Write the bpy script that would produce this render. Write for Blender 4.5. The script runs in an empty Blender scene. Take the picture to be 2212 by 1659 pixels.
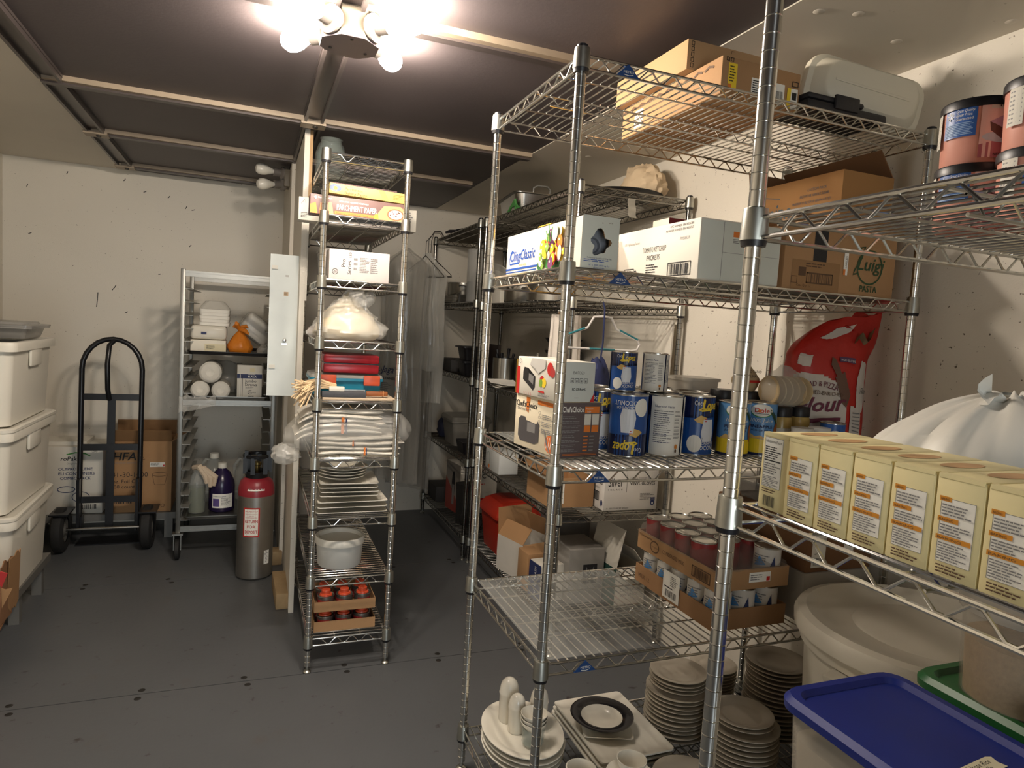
import bpy, bmesh, math, random
from mathutils import Vector, Matrix, noise
from math import sin, cos, pi, radians
random.seed(7)
SC = bpy.context.scene
COL = SC.collection
# ---------------------------------------------------------------- camera
cd = bpy.data.cameras.new('camera'); cam = bpy.data.objects.new('camera', cd); COL.objects.link(cam)
cd.sensor_fit = 'HORIZONTAL'; cd.sensor_width = 36.0; cd.lens = 1449.87 / 2212 * 36.0
cd.clip_start = 0.02; cd.clip_end = 60
YAW, PIT, ROLL = 0.373361, -0.0807776, 0.06149
fw = Vector((sin(YAW)*cos(PIT), cos(YAW)*cos(PIT), sin(PIT)))
rt = Vector((cos(YAW), -sin(YAW), 0)); up = rt.cross(fw)
r2 = cos(ROLL)*rt + sin(ROLL)*up; u2 = r2.cross(fw)
cam.matrix_world = Matrix(((r2.x, u2.x, -fw.x, 0), (r2.y, u2.y, -fw.y, 0), (r2.z, u2.z, -fw.z, 1.52), (0, 0, 0, 1)))
SC.camera = cam
# ---------------------------------------------------------------- world, exposure
w = bpy.data.worlds.new('world'); SC.world = w; w.use_nodes = True
w.node_tree.nodes['Background'].inputs[0].default_value = (0.9, 0.95, 1.0, 1)
w.node_tree.nodes['Background'].inputs[1].default_value = 0.25
SC.view_settings.view_transform = 'Standard'; SC.view_settings.look = 'None'
SC.view_settings.gamma = 1.0; SC.view_settings.use_curve_mapping = False
SC.view_settings.exposure = 0.0
BULB = 480.0            # radiance of the lit bulbs
# added cool fill light, sent through an unseen doorway behind the camera
ld = bpy.data.lights.new('doorway_light', 'AREA'); ld.shape = 'RECTANGLE'; ld.size = 1.1; ld.size_y = 2.0
ld.energy = 62; ld.color = (0.9, 0.97, 1.0)
lo = bpy.data.objects.new('doorway_light', ld); COL.objects.link(lo)
lo.location = (0.1, -2.6, 1.3); lo.rotation_euler = (radians(90), 0, 0)

# ---------------------------------------------------------------- materials
def lin(c):
    if isinstance(c, str): c = [int(c[i:i+2], 16) for i in (0, 2, 4)]
    o = []
    for v in c[:3]:
        v = v/255.0
        o.append(v/12.92 if v <= 0.04045 else ((v+0.055)/1.055)**2.4)
    return (o[0], o[1], o[2], 1)
MC = {}
def mat(name, col, rough=0.6, metal=0.0, var=0.06, scale=14.0, bump=0.0, bscale=60.0, alpha=None, coat=0.0, emit=None, sub=0.0, trans=0.0):
    if name in MC: return MC[name]
    m = bpy.data.materials.new(name); m.use_nodes = True; MC[name] = m
    nt = m.node_tree; N = nt.nodes; L = nt.links; b = N['Principled BSDF']
    c = lin(col)
    b.inputs['Roughness'].default_value = rough; b.inputs['Metallic'].default_value = metal
    tc = N.new('ShaderNodeTexCoord')
    nz = N.new('ShaderNodeTexNoise'); nz.inputs['Scale'].default_value = scale; nz.inputs['Detail'].default_value = 3
    L.new(tc.outputs['Object'], nz.inputs['Vector'])
    mx = N.new('ShaderNodeMix'); mx.data_type = 'RGBA'
    mx.inputs[6].default_value = tuple(x*(1-var) for x in c[:3])+(1,)
    mx.inputs[7].default_value = tuple(min(1, x*(1+var)) for x in c[:3])+(1,)
    L.new(nz.outputs['Fac'], mx.inputs[0]); L.new(mx.outputs[2], b.inputs['Base Color'])
    if bump:
        nb = N.new('ShaderNodeTexNoise'); nb.inputs['Scale'].default_value = bscale; nb.inputs['Detail'].default_value = 4
        L.new(tc.outputs['Object'], nb.inputs['Vector'])
        bp = N.new('ShaderNodeBump'); bp.inputs['Strength'].default_value = bump; bp.inputs['Distance'].default_value = 0.01
        L.new(nb.outputs['Fac'], bp.inputs['Height']); L.new(bp.outputs['Normal'], b.inputs['Normal'])
    if coat: b.inputs['Coat Weight'].default_value = coat; b.inputs['Coat Roughness'].default_value = 0.1
    if emit: b.inputs['Emission Color'].default_value = lin(emit[0]); b.inputs['Emission Strength'].default_value = emit[1]
    if sub: b.inputs['Subsurface Weight'].default_value = sub; b.inputs['Subsurface Radius'].default_value = (.01, .01, .01)
    if trans: b.inputs['Transmission Weight'].default_value = trans
    if alpha is not None:
        # thin clear plastic: mostly see-through, shiny
        b.inputs['Alpha'].default_value = alpha
    return m
def nodes(m): return m.node_tree.nodes, m.node_tree.links, m.node_tree.nodes['Principled BSDF']
def specks(m, col, scale, lo, hi, name_noise=True):
    """dirt specks and stains over a base colour"""
    N, L, b = nodes(m)
    src = b.inputs['Base Color'].links[0].from_socket
    tc = N.new('ShaderNodeTexCoord'); nz = N.new('ShaderNodeTexNoise'); nz.inputs['Scale'].default_value = scale; nz.inputs['Detail'].default_value = 5
    nz.inputs['Roughness'].default_value = 0.6
    L.new(tc.outputs['Object'], nz.inputs['Vector'])
    cr = N.new('ShaderNodeMapRange'); cr.inputs[1].default_value = lo; cr.inputs[2].default_value = hi
    L.new(nz.outputs['Fac'], cr.inputs[0])
    mx = N.new('ShaderNodeMix'); mx.data_type = 'RGBA'; mx.inputs[7].default_value = lin(col)
    L.new(cr.outputs[0], mx.inputs[0]); L.new(src, mx.inputs[6]); L.new(mx.outputs[2], b.inputs['Base Color'])
    return m

M = {}
M['wall'] = specks(mat('painted_wall', 'E0D9CB', .55, var=.03, scale=3, bump=.08, bscale=180), '6b5f4e', 70, .665, .70)
M['ceil_white'] = specks(mat('white_ceiling_panel', 'CFC7B8', .5, var=.05, scale=3), '7a6c58', 30, .70, .78)
M['ceil_dark'] = mat('dark_bronze_ceiling_panel', '504849', .5, .1, var=.2, scale=2.2, bump=.05, bscale=90)
M['beam'] = mat('dark_bronze_ceiling_rail', '4E4644', .35, .25, var=.1, scale=6)
M['bead'] = mat('tan_ceiling_strip', '9A8A76', .45, .1, var=.08, scale=9)
M['floor'] = specks(specks(mat('grey_painted_floor', '56585A', .45, var=.10, scale=2.5, bump=.06, bscale=40), '2e2622', 16, .64, .74), '544b42', 3.2, .62, .9)
M['dark_gap'] = mat('dark_gap', '1b1917', .9)
M['screw'] = mat('dull_screw_head', '3a3835', .5, .6)
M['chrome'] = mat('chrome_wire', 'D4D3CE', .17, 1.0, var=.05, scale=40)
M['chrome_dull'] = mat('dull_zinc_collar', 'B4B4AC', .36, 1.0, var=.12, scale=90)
M['chrome_shaded'] = mat('shaded_chrome_wire', '8d8b86', .24, 1.0, var=.1, scale=40)  # chrome with the shade on the backlit far units darkened into its colour
M['blackring'] = mat('black_plastic', '17161a', .4)
M['white_plastic'] = mat('white_plastic', 'DAD6CA', .42, var=.03, sub=.0)
M['black_paint'] = mat('black_gloss_paint', '17171a', .32, var=.1)
M['rubber'] = mat('black_rubber', '1f1e1d', .75, bump=.1)
M['card'] = mat('brown_cardboard', 'A9825A', .8, var=.07, scale=5, bump=.05, bscale=250)
M['card_dark'] = mat('dark_brown_cardboard', '7A5638', .8, var=.07, scale=5, bump=.05, bscale=250)
M['card_in'] = mat('kraft_inside', '8B6844', .85, var=.1, scale=8)
M['cardw'] = mat('white_cardboard', 'D6D1C5', .6, var=.02, scale=4)
M['ink'] = mat('black_ink', '1c1b1e', .6)
M['inkgrey'] = mat('grey_ink', '7f7d7c', .6)
M['inkbrown'] = mat('brown_ink', '5b412b', .7)
M['blue_ink'] = mat('blue_ink', '1f4fa3', .5)
M['paper'] = mat('white_paper', 'EEEBE2', .6, var=.02)
M['red'] = mat('red_ink', 'C4241F', .5)
M['orange'] = mat('orange_ink', 'DE7A2C', .5)
M['yellow'] = mat('yellow_ink', 'F0CF32', .5)
M['green'] = mat('green_ink', '3f8a3a', .5)
M['alu'] = mat('brushed_aluminium', '92918C', .42, 1.0, var=.1, scale=30)
M['steel'] = mat('stainless_steel', 'BDBBB5', .26, 1.0, var=.06, scale=20)
M['china'] = mat('white_glazed_china', 'DFDACD', .16, var=.02)
M['clear'] = mat('clear_plastic_sheet', 'D9DAD4', .08, alpha=.12)
M['film'] = mat('clear_plastic_film', 'E6E4DD', .2, alpha=.30)
M['poly'] = mat('white_polyethylene', 'D9D5CA', .45, var=.03, scale=5)

# ---------------------------------------------------------------- mesh building
class MB:
    def __init__(s): s.v = []; s.f = []; s.mi = []; s.m = Matrix.Identity(4); s.k = 0
    def add(s, vs, fs):
        o = len(s.v)
        s.v += [tuple(s.m @ Vector(p)) for p in vs]
        s.f += [tuple(i+o for i in f) for f in fs]; s.mi += [s.k]*len(fs)
        return s
    def box(s, x0, y0, z0, x1, y1, z1):
        vs = [(x, y, z) for z in (z0, z1) for y in (y0, y1) for x in (x0, x1)]
        return s.add(vs, [(0,2,3,1),(4,5,7,6),(0,1,5,4),(2,6,7,3),(0,4,6,2),(1,3,7,5)])
    def rbox(s, x0, y0, z0, x1, y1, z1, b=.004, seg=2):
        bm = bmesh.new(); bmesh.ops.create_cube(bm, size=1)
        for v in bm.verts: v.co = Vector(((x0+x1)/2+v.co.x*(x1-x0), (y0+y1)/2+v.co.y*(y1-y0), (z0+z1)/2+v.co.z*(z1-z0)))
        bmesh.ops.bevel(bm, geom=bm.edges[:], offset=b, segments=seg, profile=.5, affect='EDGES')
        return s.bm(bm)
    def bm(s, bm):
        bm.verts.index_update(); s.add([v.co[:] for v in bm.verts], [[v.index for v in f.verts] for f in bm.faces]); bm.free(); return s
    def tube(s, pts, r, n=8, closed=False, caps=True):
        P = [Vector(p) for p in pts]; k = len(P); rr = r if isinstance(r, (list, tuple)) else [r]*k
        T = []
        for i in range(k):
            a = P[i-1] if (i > 0 or closed) else P[i]; b = P[(i+1) % k] if (i < k-1 or closed) else P[i]
            t = (b-a); T.append(t.normalized() if t.length > 1e-9 else Vector((0,0,1)))
        u = T[0].orthogonal().normalized(); vs = []
        for i in range(k):
            u = (u - T[i]*u.dot(T[i])); u = u.normalized() if u.length > 1e-6 else T[i].orthogonal().normalized()
            w_ = T[i].cross(u)
            vs += [P[i]+rr[i]*(cos(2*pi*j/n)*u+sin(2*pi*j/n)*w_) for j in range(n)]
        fs = []
        for i in range(k if closed else k-1):
            a = i*n; b = ((i+1) % k)*n
            fs += [(a+j, a+(j+1) % n, b+(j+1) % n, b+j) for j in range(n)]
        if caps and not closed: fs += [tuple(range(n-1, -1, -1)), tuple((k-1)*n+j for j in range(n))]
        return s.add([tuple(p) for p in vs], fs)
    def cyl(s, a, b, r, n=16, r1=None): return s.tube([a, b], [r, r if r1 is None else r1], n)
    def lathe(s, prof, c=(0,0,0), n=24, sx=1, sy=1, closed=False):
        """profile [(r,z)] around the vertical axis; r=0 ends close to a point"""
        vs = []; rings = []
        for r, z in prof:
            if r <= 1e-7: rings.append([len(vs)]); vs.append((c[0], c[1], c[2]+z))
            else:
                rings.append(list(range(len(vs), len(vs)+n)))
                vs += [(c[0]+r*sx*cos(2*pi*j/n), c[1]+r*sy*sin(2*pi*j/n), c[2]+z) for j in range(n)]
        fs = []
        for A, B in zip(rings[:-1], rings[1:]):
            for j in range(n):
                if len(A) == 1 and len(B) == 1: continue
                if len(A) == 1: fs.append((A[0], B[(j+1) % n], B[j]))
                elif len(B) == 1: fs.append((A[j], A[(j+1) % n], B[0]))
                else: fs.append((A[j], A[(j+1) % n], B[(j+1) % n], B[j]))
        return s.add(vs, fs)
    def rrect(s, w_, d, z0, z1, r=.03, n=5, w1=None, d1=None, cap0=True, cap1=True):
        """rounded-rectangle prism centred on the axis, may taper"""
        def ring(w_, d, z):
            o = []
            for cx, cy, a0 in ((w_/2-r, d/2-r, 0), (-w_/2+r, d/2-r, 90), (-w_/2+r, -d/2+r, 180), (w_/2-r, -d/2+r, 270)):
                for i in range(n): a = radians(a0+90*i/(n-1)); o.append((cx+r*cos(a), cy+r*sin(a), z))
            return o
        return s.loft([ring(w_, d, z0), ring(w1 or w_, d1 or d, z1)], cap0, cap1)
    def loft(s, rings, cap0=True, cap1=True):
        n = len(rings[0]); vs = [p for q in rings for p in q]; fs = []
        for i in range(len(rings)-1): fs += [(i*n+j, i*n+(j+1) % n, (i+1)*n+(j+1) % n, (i+1)*n+j) for j in range(n)]
        if cap0: fs.append(tuple(range(n-1, -1, -1)))
        if cap1: fs.append(tuple((len(rings)-1)*n+j for j in range(n)))
        return s.add(vs, fs)
    def prism(s, poly, z0, z1): return s.loft([[(x, y, z0) for x, y in poly], [(x, y, z1) for x, y in poly]])
    def grid(s, nu, nv, fn, wrap=False):
        vs = [fn(i/nu, j/nv) for j in range(nv+1) for i in range(nu if wrap else nu+1)]
        k = nu if wrap else nu+1
        fs = [(j*k+i, j*k+(i+1) % k, (j+1)*k+(i+1) % k, (j+1)*k+i) for j in range(nv) for i in range(nu)]
        return s.add(vs, fs)
    def blob(s, c, rx, ry, rz, n=28, m=18, amp=.12, fr=3.0, seed=0, flat=True, shape=None, sharp=0):
        """closed lumpy body (bags, bundles); shape(u) gives a radius factor by height 0..1"""
        def fn(u, v):
            th = 2*pi*u; ph = pi*v
            d = Vector((cos(th)*sin(ph), sin(th)*sin(ph), -cos(ph)))
            k = 1+amp*noise.noise(d*fr+Vector((seed*3.1, seed*1.7, seed)))+amp*.5*noise.noise(d*fr*2.3+Vector((seed, seed*2.2, 5)))
            if sharp: k += sharp*abs(noise.noise(d*fr*1.6+Vector((9, seed, 2))))
            h = (1-cos(ph))/2
            q = shape(h) if shape else 1
            x, y, z = d.x*rx*k*q, d.y*ry*k*q, d.z*rz*(k if d.z > 0 else 1)
            if flat: z = max(z, -rz*.72)
            return (c[0]+x, c[1]+y, c[2]+z)
        return s.grid(n, m, fn, wrap=True)
    def mesh(s, name, mats, ang=38):
        me = bpy.data.meshes.new(name); me.from_pydata(s.v, [], s.f)
        for q in (mats if isinstance(mats, (list, tuple)) else [mats]): me.materials.append(q)
        if any(s.mi): me.polygons.foreach_set('material_index', s.mi)
        me.polygons.foreach_set('use_smooth', [True]*len(s.f))
        me.update(); me.validate()
        if ang is not None: me.set_sharp_from_angle(angle=radians(ang))
        return me
    def build(s, name, mats, parent=None, loc=None, rot=None, ang=38):
        return obj(name, s.mesh(name, mats, ang), parent, loc, rot)
def obj(name, data, parent=None, loc=None, rot=None):
    o = bpy.data.objects.new(name, data); COL.objects.link(o)
    if parent is not None: o.parent = parent
    if loc: o.location = loc
    if rot is not None: o.rotation_euler = rot if isinstance(rot, (tuple, list)) else (0, 0, rot)
    return o
def thing(name, label, cat, loc=(0,0,0), rot=0, group=None):
    o = obj(name, None, None, loc, rot); o.empty_display_size = .05
    return tag(o, label, cat, group)
def tag(o, label, cat, group=None):
    o['label'] = label; o['category'] = cat
    if group: o['group'] = group
    return o
def struct(o): o['kind'] = 'structure'; return o
def clone(root, loc, rot=None, label=None):
    r = root.copy(); COL.objects.link(r); r.location = loc
    if rot is not None: r.rotation_euler = rot if isinstance(rot, (tuple, list)) else (0, 0, rot)
    if label: r['label'] = label
    for ch in KIDS(root):
        c = ch.copy(); COL.objects.link(c); c.parent = r
        for g in KIDS(ch):
            d = g.copy(); COL.objects.link(d); d.parent = c
    return r
ORD = ['topmost', 'second', 'third', 'fourth', 'fifth', 'sixth', 'seventh', 'eighth', 'ninth', 'tenth', 'eleventh', 'twelfth', 'thirteenth', 'fourteenth', 'fifteenth', 'sixteenth', 'seventeenth', 'eighteenth', 'nineteenth', 'twentieth', 'twenty-first']
def nth(i, n, what):
    k = n-1-i
    return ('lowest '+what[0]+' of '+what[1]) if k == n-1 and n > 2 else ('topmost '+what[0]+' of '+what[1]) if k == 0 else ORD[k]+' '+what[0]+' from the top of '+what[1]
def KIDS(o): return [c for c in COL.objects if c.parent is o]

# ---------------------------------------------------------------- printed matter (flat print wrapped on real surfaces)
TXT = {}
def textmesh(t):
    if t not in TXT:
        c = bpy.data.curves.new('t', 'FONT'); c.body = t; c.size = 1; c.resolution_u = 2
        o = bpy.data.objects.new('t', c)
        me = bpy.data.meshes.new_from_object(o)
        vs = [(v.co.x, v.co.y) for v in me.vertices]; fs = [tuple(p.vertices) for p in me.polygons]
        wd = max([p[0] for p in vs] or [0])
        bpy.data.objects.remove(o); bpy.data.curves.remove(c); bpy.data.meshes.remove(me)
        TXT[t] = (vs, fs, wd)
    return TXT[t]
class Print:
    def __init__(s): s.v = []; s.f = []; s.mi = []; s.mats = []; s.h = 0
    def _k(s, m):
        m = M[m] if isinstance(m, str) else m
        if m not in s.mats: s.mats.append(m)
        return s.mats.index(m)
    def raw(s, vs, fs, m, up=1):
        s.h += up; o = len(s.v); k = s._k(m)
        s.v += [(a, b, s.h) for a, b in vs]; s.f += [tuple(i+o for i in f) for f in fs]; s.mi += [k]*len(fs); return s
    def rect(s, u0, v0, u1, v1, m, n=1, up=1):
        vs = [(u0+(u1-u0)*i/n, v) for i in range(n+1) for v in (v0, v1)]
        return s.raw(vs, [(2*i, 2*i+2, 2*i+3, 2*i+1) for i in range(n)], m, up)
    def frame(s, u0, v0, u1, v1, t, m):
        s.rect(u0, v0, u1, v0+t, m, 4); s.rect(u0, v1-t, u1, v1, m, 4, 0); s.rect(u0, v0, u0+t, v1, m, 1, 0); return s.rect(u1-t, v0, u1, v1, m, 1, 0)
    def poly(s, pts, m): return s.raw(pts, [tuple(range(len(pts)))], m)
    def ell(s, cu, cv, ru, rv, m, n=22, rot=0):
        return s.poly([(cu+ru*cos(2*pi*i/n)*cos(rot)-rv*sin(2*pi*i/n)*sin(rot), cv+ru*cos(2*pi*i/n)*sin(rot)+rv*sin(2*pi*i/n)*cos(rot)) for i in range(n)], m)
    def ring(s, cu, cv, ru, rv, t, m, n=26, a0=0, a1=360):
        vs = []; fs = []
        for i in range(n+1):
            a = radians(a0+(a1-a0)*i/n); vs += [(cu+ru*cos(a), cv+rv*sin(a)), (cu+(ru-t)*cos(a), cv+(rv-t)*sin(a))]
        return s.raw(vs, [(2*i, 2*i+1, 2*i+3, 2*i+2) for i in range(n)], m)
    def stroke(s, pts, t, m):
        """a pen line of width t through the points"""
        vs = []; n = len(pts)
        for i in range(n):
            a = Vector(pts[max(0, i-1)]); b = Vector(pts[min(n-1, i+1)]); d = (b-a); d = d.normalized() if d.length else Vector((1, 0))
            q = Vector((-d.y, d.x))*t/2; p = Vector(pts[i]); vs += [tuple(p+q), tuple(p-q)]
        return s.raw(vs, [(2*i, 2*i+1, 2*i+3, 2*i+2) for i in range(n-1)], m)
    def text(s, t, u, v, size, m, w=None, shear=0, rot=0, al='l', bold=0):
        vs, fs, wd = textmesh(t)
        sx = (w/wd) if (w and wd) else size
        off = {'l': 0, 'c': -wd*sx/2, 'r': -wd*sx}[al]
        c, d = cos(rot), sin(rot)
        for k, (bx, by) in enumerate(((0, 0), (bold, 0), (0, bold), (bold, bold)) if bold else ((0, 0),)):
            q = [(x*sx+y*size*shear+off+bx, y*size+by) for x, y in vs]
            s.raw([(u+x*c-y*d, v+x*d+y*c) for x, y in q], fs, m, 1 if k == 0 else .15)
        return s
    def lines(s, u0, v0, u1, v1, n, m, fill=.45, seed=1, broken=True):
        """rows of small print"""
        R = random.Random(seed); dv = (v1-v0)/n
        for i in range(n):
            y = v0+dv*(i+.5); u = u0; end = u0+(u1-u0)*R.uniform(.6, 1)
            while u < end:
                l = R.uniform(.08, .25)*(u1-u0) if broken else end-u
                s.rect(u, y-dv*fill/2, min(end, u+l), y+dv*fill/2, m, 1, 0); u += l+(u1-u0)*.025
        s.h += 1; return s
    def bars(s, u0, v0, u1, v1, m, seed=3):
        R = random.Random(seed); u = u0; t = (u1-u0)/60
        while u < u1:
            wd = t*R.choice((1, 1, 2, 3)); s.rect(u, v0, min(u1, u+wd), v1, m, 1, 0); u += wd+t*R.choice((1, 1, 2))
        s.h += 1; return s
    def scale(s, su, sv): s.v = [(a*su, b*sv, h) for a, b, h in s.v]; return s
    def mesh(s, name, fn, step=.00012, base=.0004):
        bm = bmesh.new(); V = [bm.verts.new(p) for p in s.v]
        for f, k in zip(s.f, s.mi):
            if len(set(f)) < 3: continue
            try: q = bm.faces.new([V[i] for i in f]); q.material_index = k
            except ValueError: pass
        ng = [f for f in bm.faces if len(f.verts) > 4]
        if ng: bmesh.ops.triangulate(bm, faces=ng, ngon_method='EAR_CLIP')
        wr = getattr(fn, 'wrap', None)
        if wr:
            us = [p[0] for p in s.v]; u = math.floor(min(us)/wr)*wr+wr
            while u < max(us):
                bmesh.ops.bisect_plane(bm, geom=bm.verts[:]+bm.edges[:]+bm.faces[:], plane_co=(u, 0, 0), plane_no=(1, 0, 0), dist=1e-6); u += wr
        for v in bm.verts: v.co = fn(v.co.x, v.co.y, base+v.co.z*step)
        me = bpy.data.meshes.new(name); bm.to_mesh(me); bm.free()
        for q in s.mats: me.materials.append(q)
        me.update(); return me
    def build(s, name, parent, fn, step=.00012, base=.0004): return obj(name, s.mesh(name, fn, step, base), parent)
def face(o, u, v, n=None):
    o, u, v = Vector(o), Vector(u).normalized(), Vector(v).normalized(); n = u.cross(v)
    return lambda a, b, h: tuple(o+u*a+v*b+n*h)
def boxface(w_, d, h, which):
    """faces of a box centred on its base: F = towards -Y, L = towards -X, R = +X, T = top, B = +Y"""
    return {'F': face((-w_/2, -d/2, 0), (1, 0, 0), (0, 0, 1)), 'L': face((-w_/2, d/2, 0), (0, -1, 0), (0, 0, 1)),
            'R': face((w_/2, -d/2, 0), (0, 1, 0), (0, 0, 1)), 'T': face((-w_/2, -d/2, h), (1, 0, 0), (0, 1, 0)), 'B': face((w_/2, d/2, 0), (-1, 0, 0), (0, 0, 1))}[which]
def cylface(r, a0=-90):
    """u runs around the cylinder to the viewer's right, u=0 at angle a0 (degrees)"""
    f = lambda u, v, h: ((r+h)*cos(radians(a0)+u/r), (r+h)*sin(radians(a0)+u/r), v)
    f.wrap = r*.16; return f

# ---------------------------------------------------------------- room shell
XL, XR, YF, YB, ZC = -1.515, 1.965, -1.5, 5.3, 2.44
def wallpart(name, *boxes, m='wall', parent=None):
    b = MB()
    for q in boxes: b.box(*q)
    o = b.build(name, M[m], parent)
    if parent is None: struct(o)
    return o
fl = obj('floor', MB().box(XL-.1, YF-1.6, -.06, XR+.1, YB+.1, -.006).mesh('floor', M['dark_gap'])); struct(fl)
ys = [YF-1.6, -.785, .435, 1.65, 2.865, 4.077, YB+.02]
for a, b in zip(ys[:-1], ys[1:]):
    MB().box(XL, a+.0022, -.006, XR, b-.0022, 0).build('floor_sheet', M['floor'], fl)
scr = MB().lathe([(0, 0), (.012, 0), (.013, -.0008)][::-1], n=14).mesh('floor_screw', M['screw'])
scr2 = MB().lathe([(.013, .0002), (.011, .0012), (0, .0014)], n=14).mesh('floor_screw', M['screw'])
for y in ys[2:-1]:
    for x in [-1.2+.41*i for i in range(8)]:
        for s in (-1, 1):
            obj('floor_screw', scr2, fl, (x+random.uniform(-.02, .02), y+s*(.026+random.uniform(0, .008)), 0))
wallpart('wall_back', (XL-.08, YB, 0, XR+.08, YB+.08, ZC))
wb_ = [o for o in COL.objects if o.name == 'wall_back'][0]
P = Print(); R_ = random.Random(3)
for u, v, a, l in ((.35, 2.36, 1.2, .02), (.68, 2.36, 1.0, .02), (.13, 2.25, 1.3, .02), (.14, 1.95, .5, .02), (1.06, 2.22, 1.1, .022), (1.1, 2.215, .3, .022), (1.09, 1.96, .9, .02), (.62, 1.62, 1.0, .045), (.53, 1.5, 1.5, .1), (.70, 1.47, .6, .02), (.8, 2.3, .5, .02), (.95, 2.28, .9, .02), (.9, 1.75, .4, .015), (2.6, 2.1, 1.2, .008), (2.6, 1.9, 1.2, .008), (2.61, 1.7, 1.2, .008)):
    P.stroke([(u, v), (u+l*cos(a)*.6, v+l*sin(a)*.5), (u+l*cos(a), v-0+l*sin(a))], .005, M['screw'])
P.build('scuff_print', wb_, face((XL, YB, 0), (1, 0, 0), (0, 0, 1)))
wallpart('wall_right', (XR, YF, 0, XR+.08, YB, ZC))
wallpart('wall_left', (XL-.08, YF, 0, XL, YB, ZC))
wallpart('wall_front', (XL, YF-.08, 0, -.5, YF, ZC), (.6, YF-.08, 0, XR, YF, ZC), (-.5, YF-.08, 2.08, .6, YF, ZC))  # unseen wall; its opening is added to let the fill light in
cl = struct(obj('ceiling', MB().box(XL-.08, YF-.08, ZC+.012, XR+.08, YB+.08, ZC+.06).mesh('ceiling', M['dark_gap'])))
# white side strips and dark panels between the rails
yb = [YF, -.3, .9, 2.13, 3.35, 4.2, 5.06, YB]
xb = [-.79, .24, 1.335]
for a, b in zip(yb[:-1], yb[1:]):
    for x0, x1 in zip(xb[:-1], xb[1:]):
        MB().box(x0+.002, a+.002, ZC-.001, x1-.002, b-.002, ZC+.012).build('ceiling_panel', M['ceil_dark'], cl)
for x0, x1 in ((XL, -.79), (1.335, XR)):
    for a, b in ((YF, 1.2), (1.2, YB)):
        MB().box(x0, a+.001, ZC-.004, x1, b-.001, ZC+.012).build('ceiling_panel', M['ceil_white'], cl)
# plugs in the white ceiling
pl = MB().lathe([(.016, 0), (.014, -.0015), (0, -.0015)], n=16).mesh('plug', M['ceil_white'])
for x, y in ((1.42, 1.5), (1.52, 1.46), (1.75, 1.53), (1.9, 1.3), (1.42, 2.6), (1.6, 3.2), (1.42, .6)): obj('ceiling_plug', pl, cl, (x, y, ZC-.0042))
# rails along the room (double fins) and strips across it
def rail(n_, x, y0, y1):
    b = MB().box(x-.045, y0, ZC-.012, x+.045, y1, ZC)
    for s in (-1, 1): b.box(x+s*.036-.006, y0, ZC-.03, x+s*.036+.006, y1, ZC-.011)
    struct(b.build('trim_%d' % n_, M['beam']))
k = 1
for x in (-.79, .24):
    for a, b in ((YF, 2.10), (2.16, 3.32), (3.38, 4.18), (4.22, 5.03)): rail(k, x, a, b); k += 1
for y, x0, x1 in ((2.13, -.83, 1.335), (3.35, -.83, 1.335), (4.2, -.81, .22), (5.06, -.81, .22), (.9, -.83, 1.335), (4.2, .29, 1.28)):
    b = MB(); b.k = 0; b.box(x0, y-.032, ZC-.022, x1, y-.004, ZC); b.k = 1; b.box(x0, y-.004, ZC-.03, x1, y+.034, ZC); b.k = 0; b.box(x0, y+.034, ZC-.016, x1, y+.04, ZC)
    struct(b.build('trim_%d' % k, [M['bead'], M['beam']])); k += 1
for x, y in ((.24, 3.35), (-.79, 4.2), (-.79, 5.06), (.24, 5.06)):
    b = MB().box(x-.055, y-.04, ZC-.036, x+.055, y+.045, ZC-.022); b.k = 1; b.lathe([(.012, 0), (.012, -.006), (0, -.008)], (x+.01, y, ZC-.036), 12)
    struct(b.build('trim_%d' % k, [M['bead'], M['screw']])); k += 1
struct(MB().box(-.93, 1.2, ZC-.02, -.905, 2.98, ZC-.004).build('trim_%d' % k, M['bead'])); k += 1
# partition in the middle: two sheets, the near one standing in front of a post
pt = wallpart('wall_middle', (.215, 3.5, 0, .24, 4.24, ZC), (.195, 4.24, 0, .24, YB, ZC))
MB().box(.236, 3.515, 2.08, .256, 3.545, 2.43).build('batten', mat('pale_timber', 'B9966B', .7), pt)
MB().box(.236, 3.515, 1.6, .25, 3.545, 2.04).build('batten', M['wall'], pt)
# wooden blocks under the partition
for i, (x, y, a, ln) in enumerate(((.19, 3.72, .03, .34), (.175, 4.26, .05, .1))):
    t = MB().rbox(-.04, -ln/2, 0, .035, ln/2, .085, .006).build('timber_block', mat('worn_timber', 'A58B66', .8, var=.2, scale=20, bump=.2), None, (x, y, 0), a)
    tag(t, ['long worn timber block on the floor along the partition foot', 'short worn timber block behind the long one at the partition foot'][i], 'timber')
# ---------------------------------------------------------------- ceiling lamps
MB_glow = mat('lit_bulb_glass', 'FFF6E6', .4, emit=('FFF1E0', BULB))
M['bulb_off'] = mat('frosted_bulb_glass', 'E3DED2', .25, var=.02)
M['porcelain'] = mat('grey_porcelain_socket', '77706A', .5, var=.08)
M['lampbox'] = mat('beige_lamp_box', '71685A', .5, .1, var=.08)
def bulb_mesh(m): return MB().lathe([(0, -.06), (.013, -.06), (.0135, -.03), (.02, -.012), (.03, .012), (.0345, .034), (.0325, .054), (.022, .07), (0, .077)], n=20).mesh('bulb', m)
bm_on = bulb_mesh(MB_glow); bm_off = bulb_mesh(M['bulb_off'])
sock = MB().lathe([(0, -.0), (.04, 0), (.041, .014), (.03, .02), (.024, .024), (.0245, .062), (.018, .064), (.018, .05), (0, .05)], n=20).mesh('socket', M['porcelain'])
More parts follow.
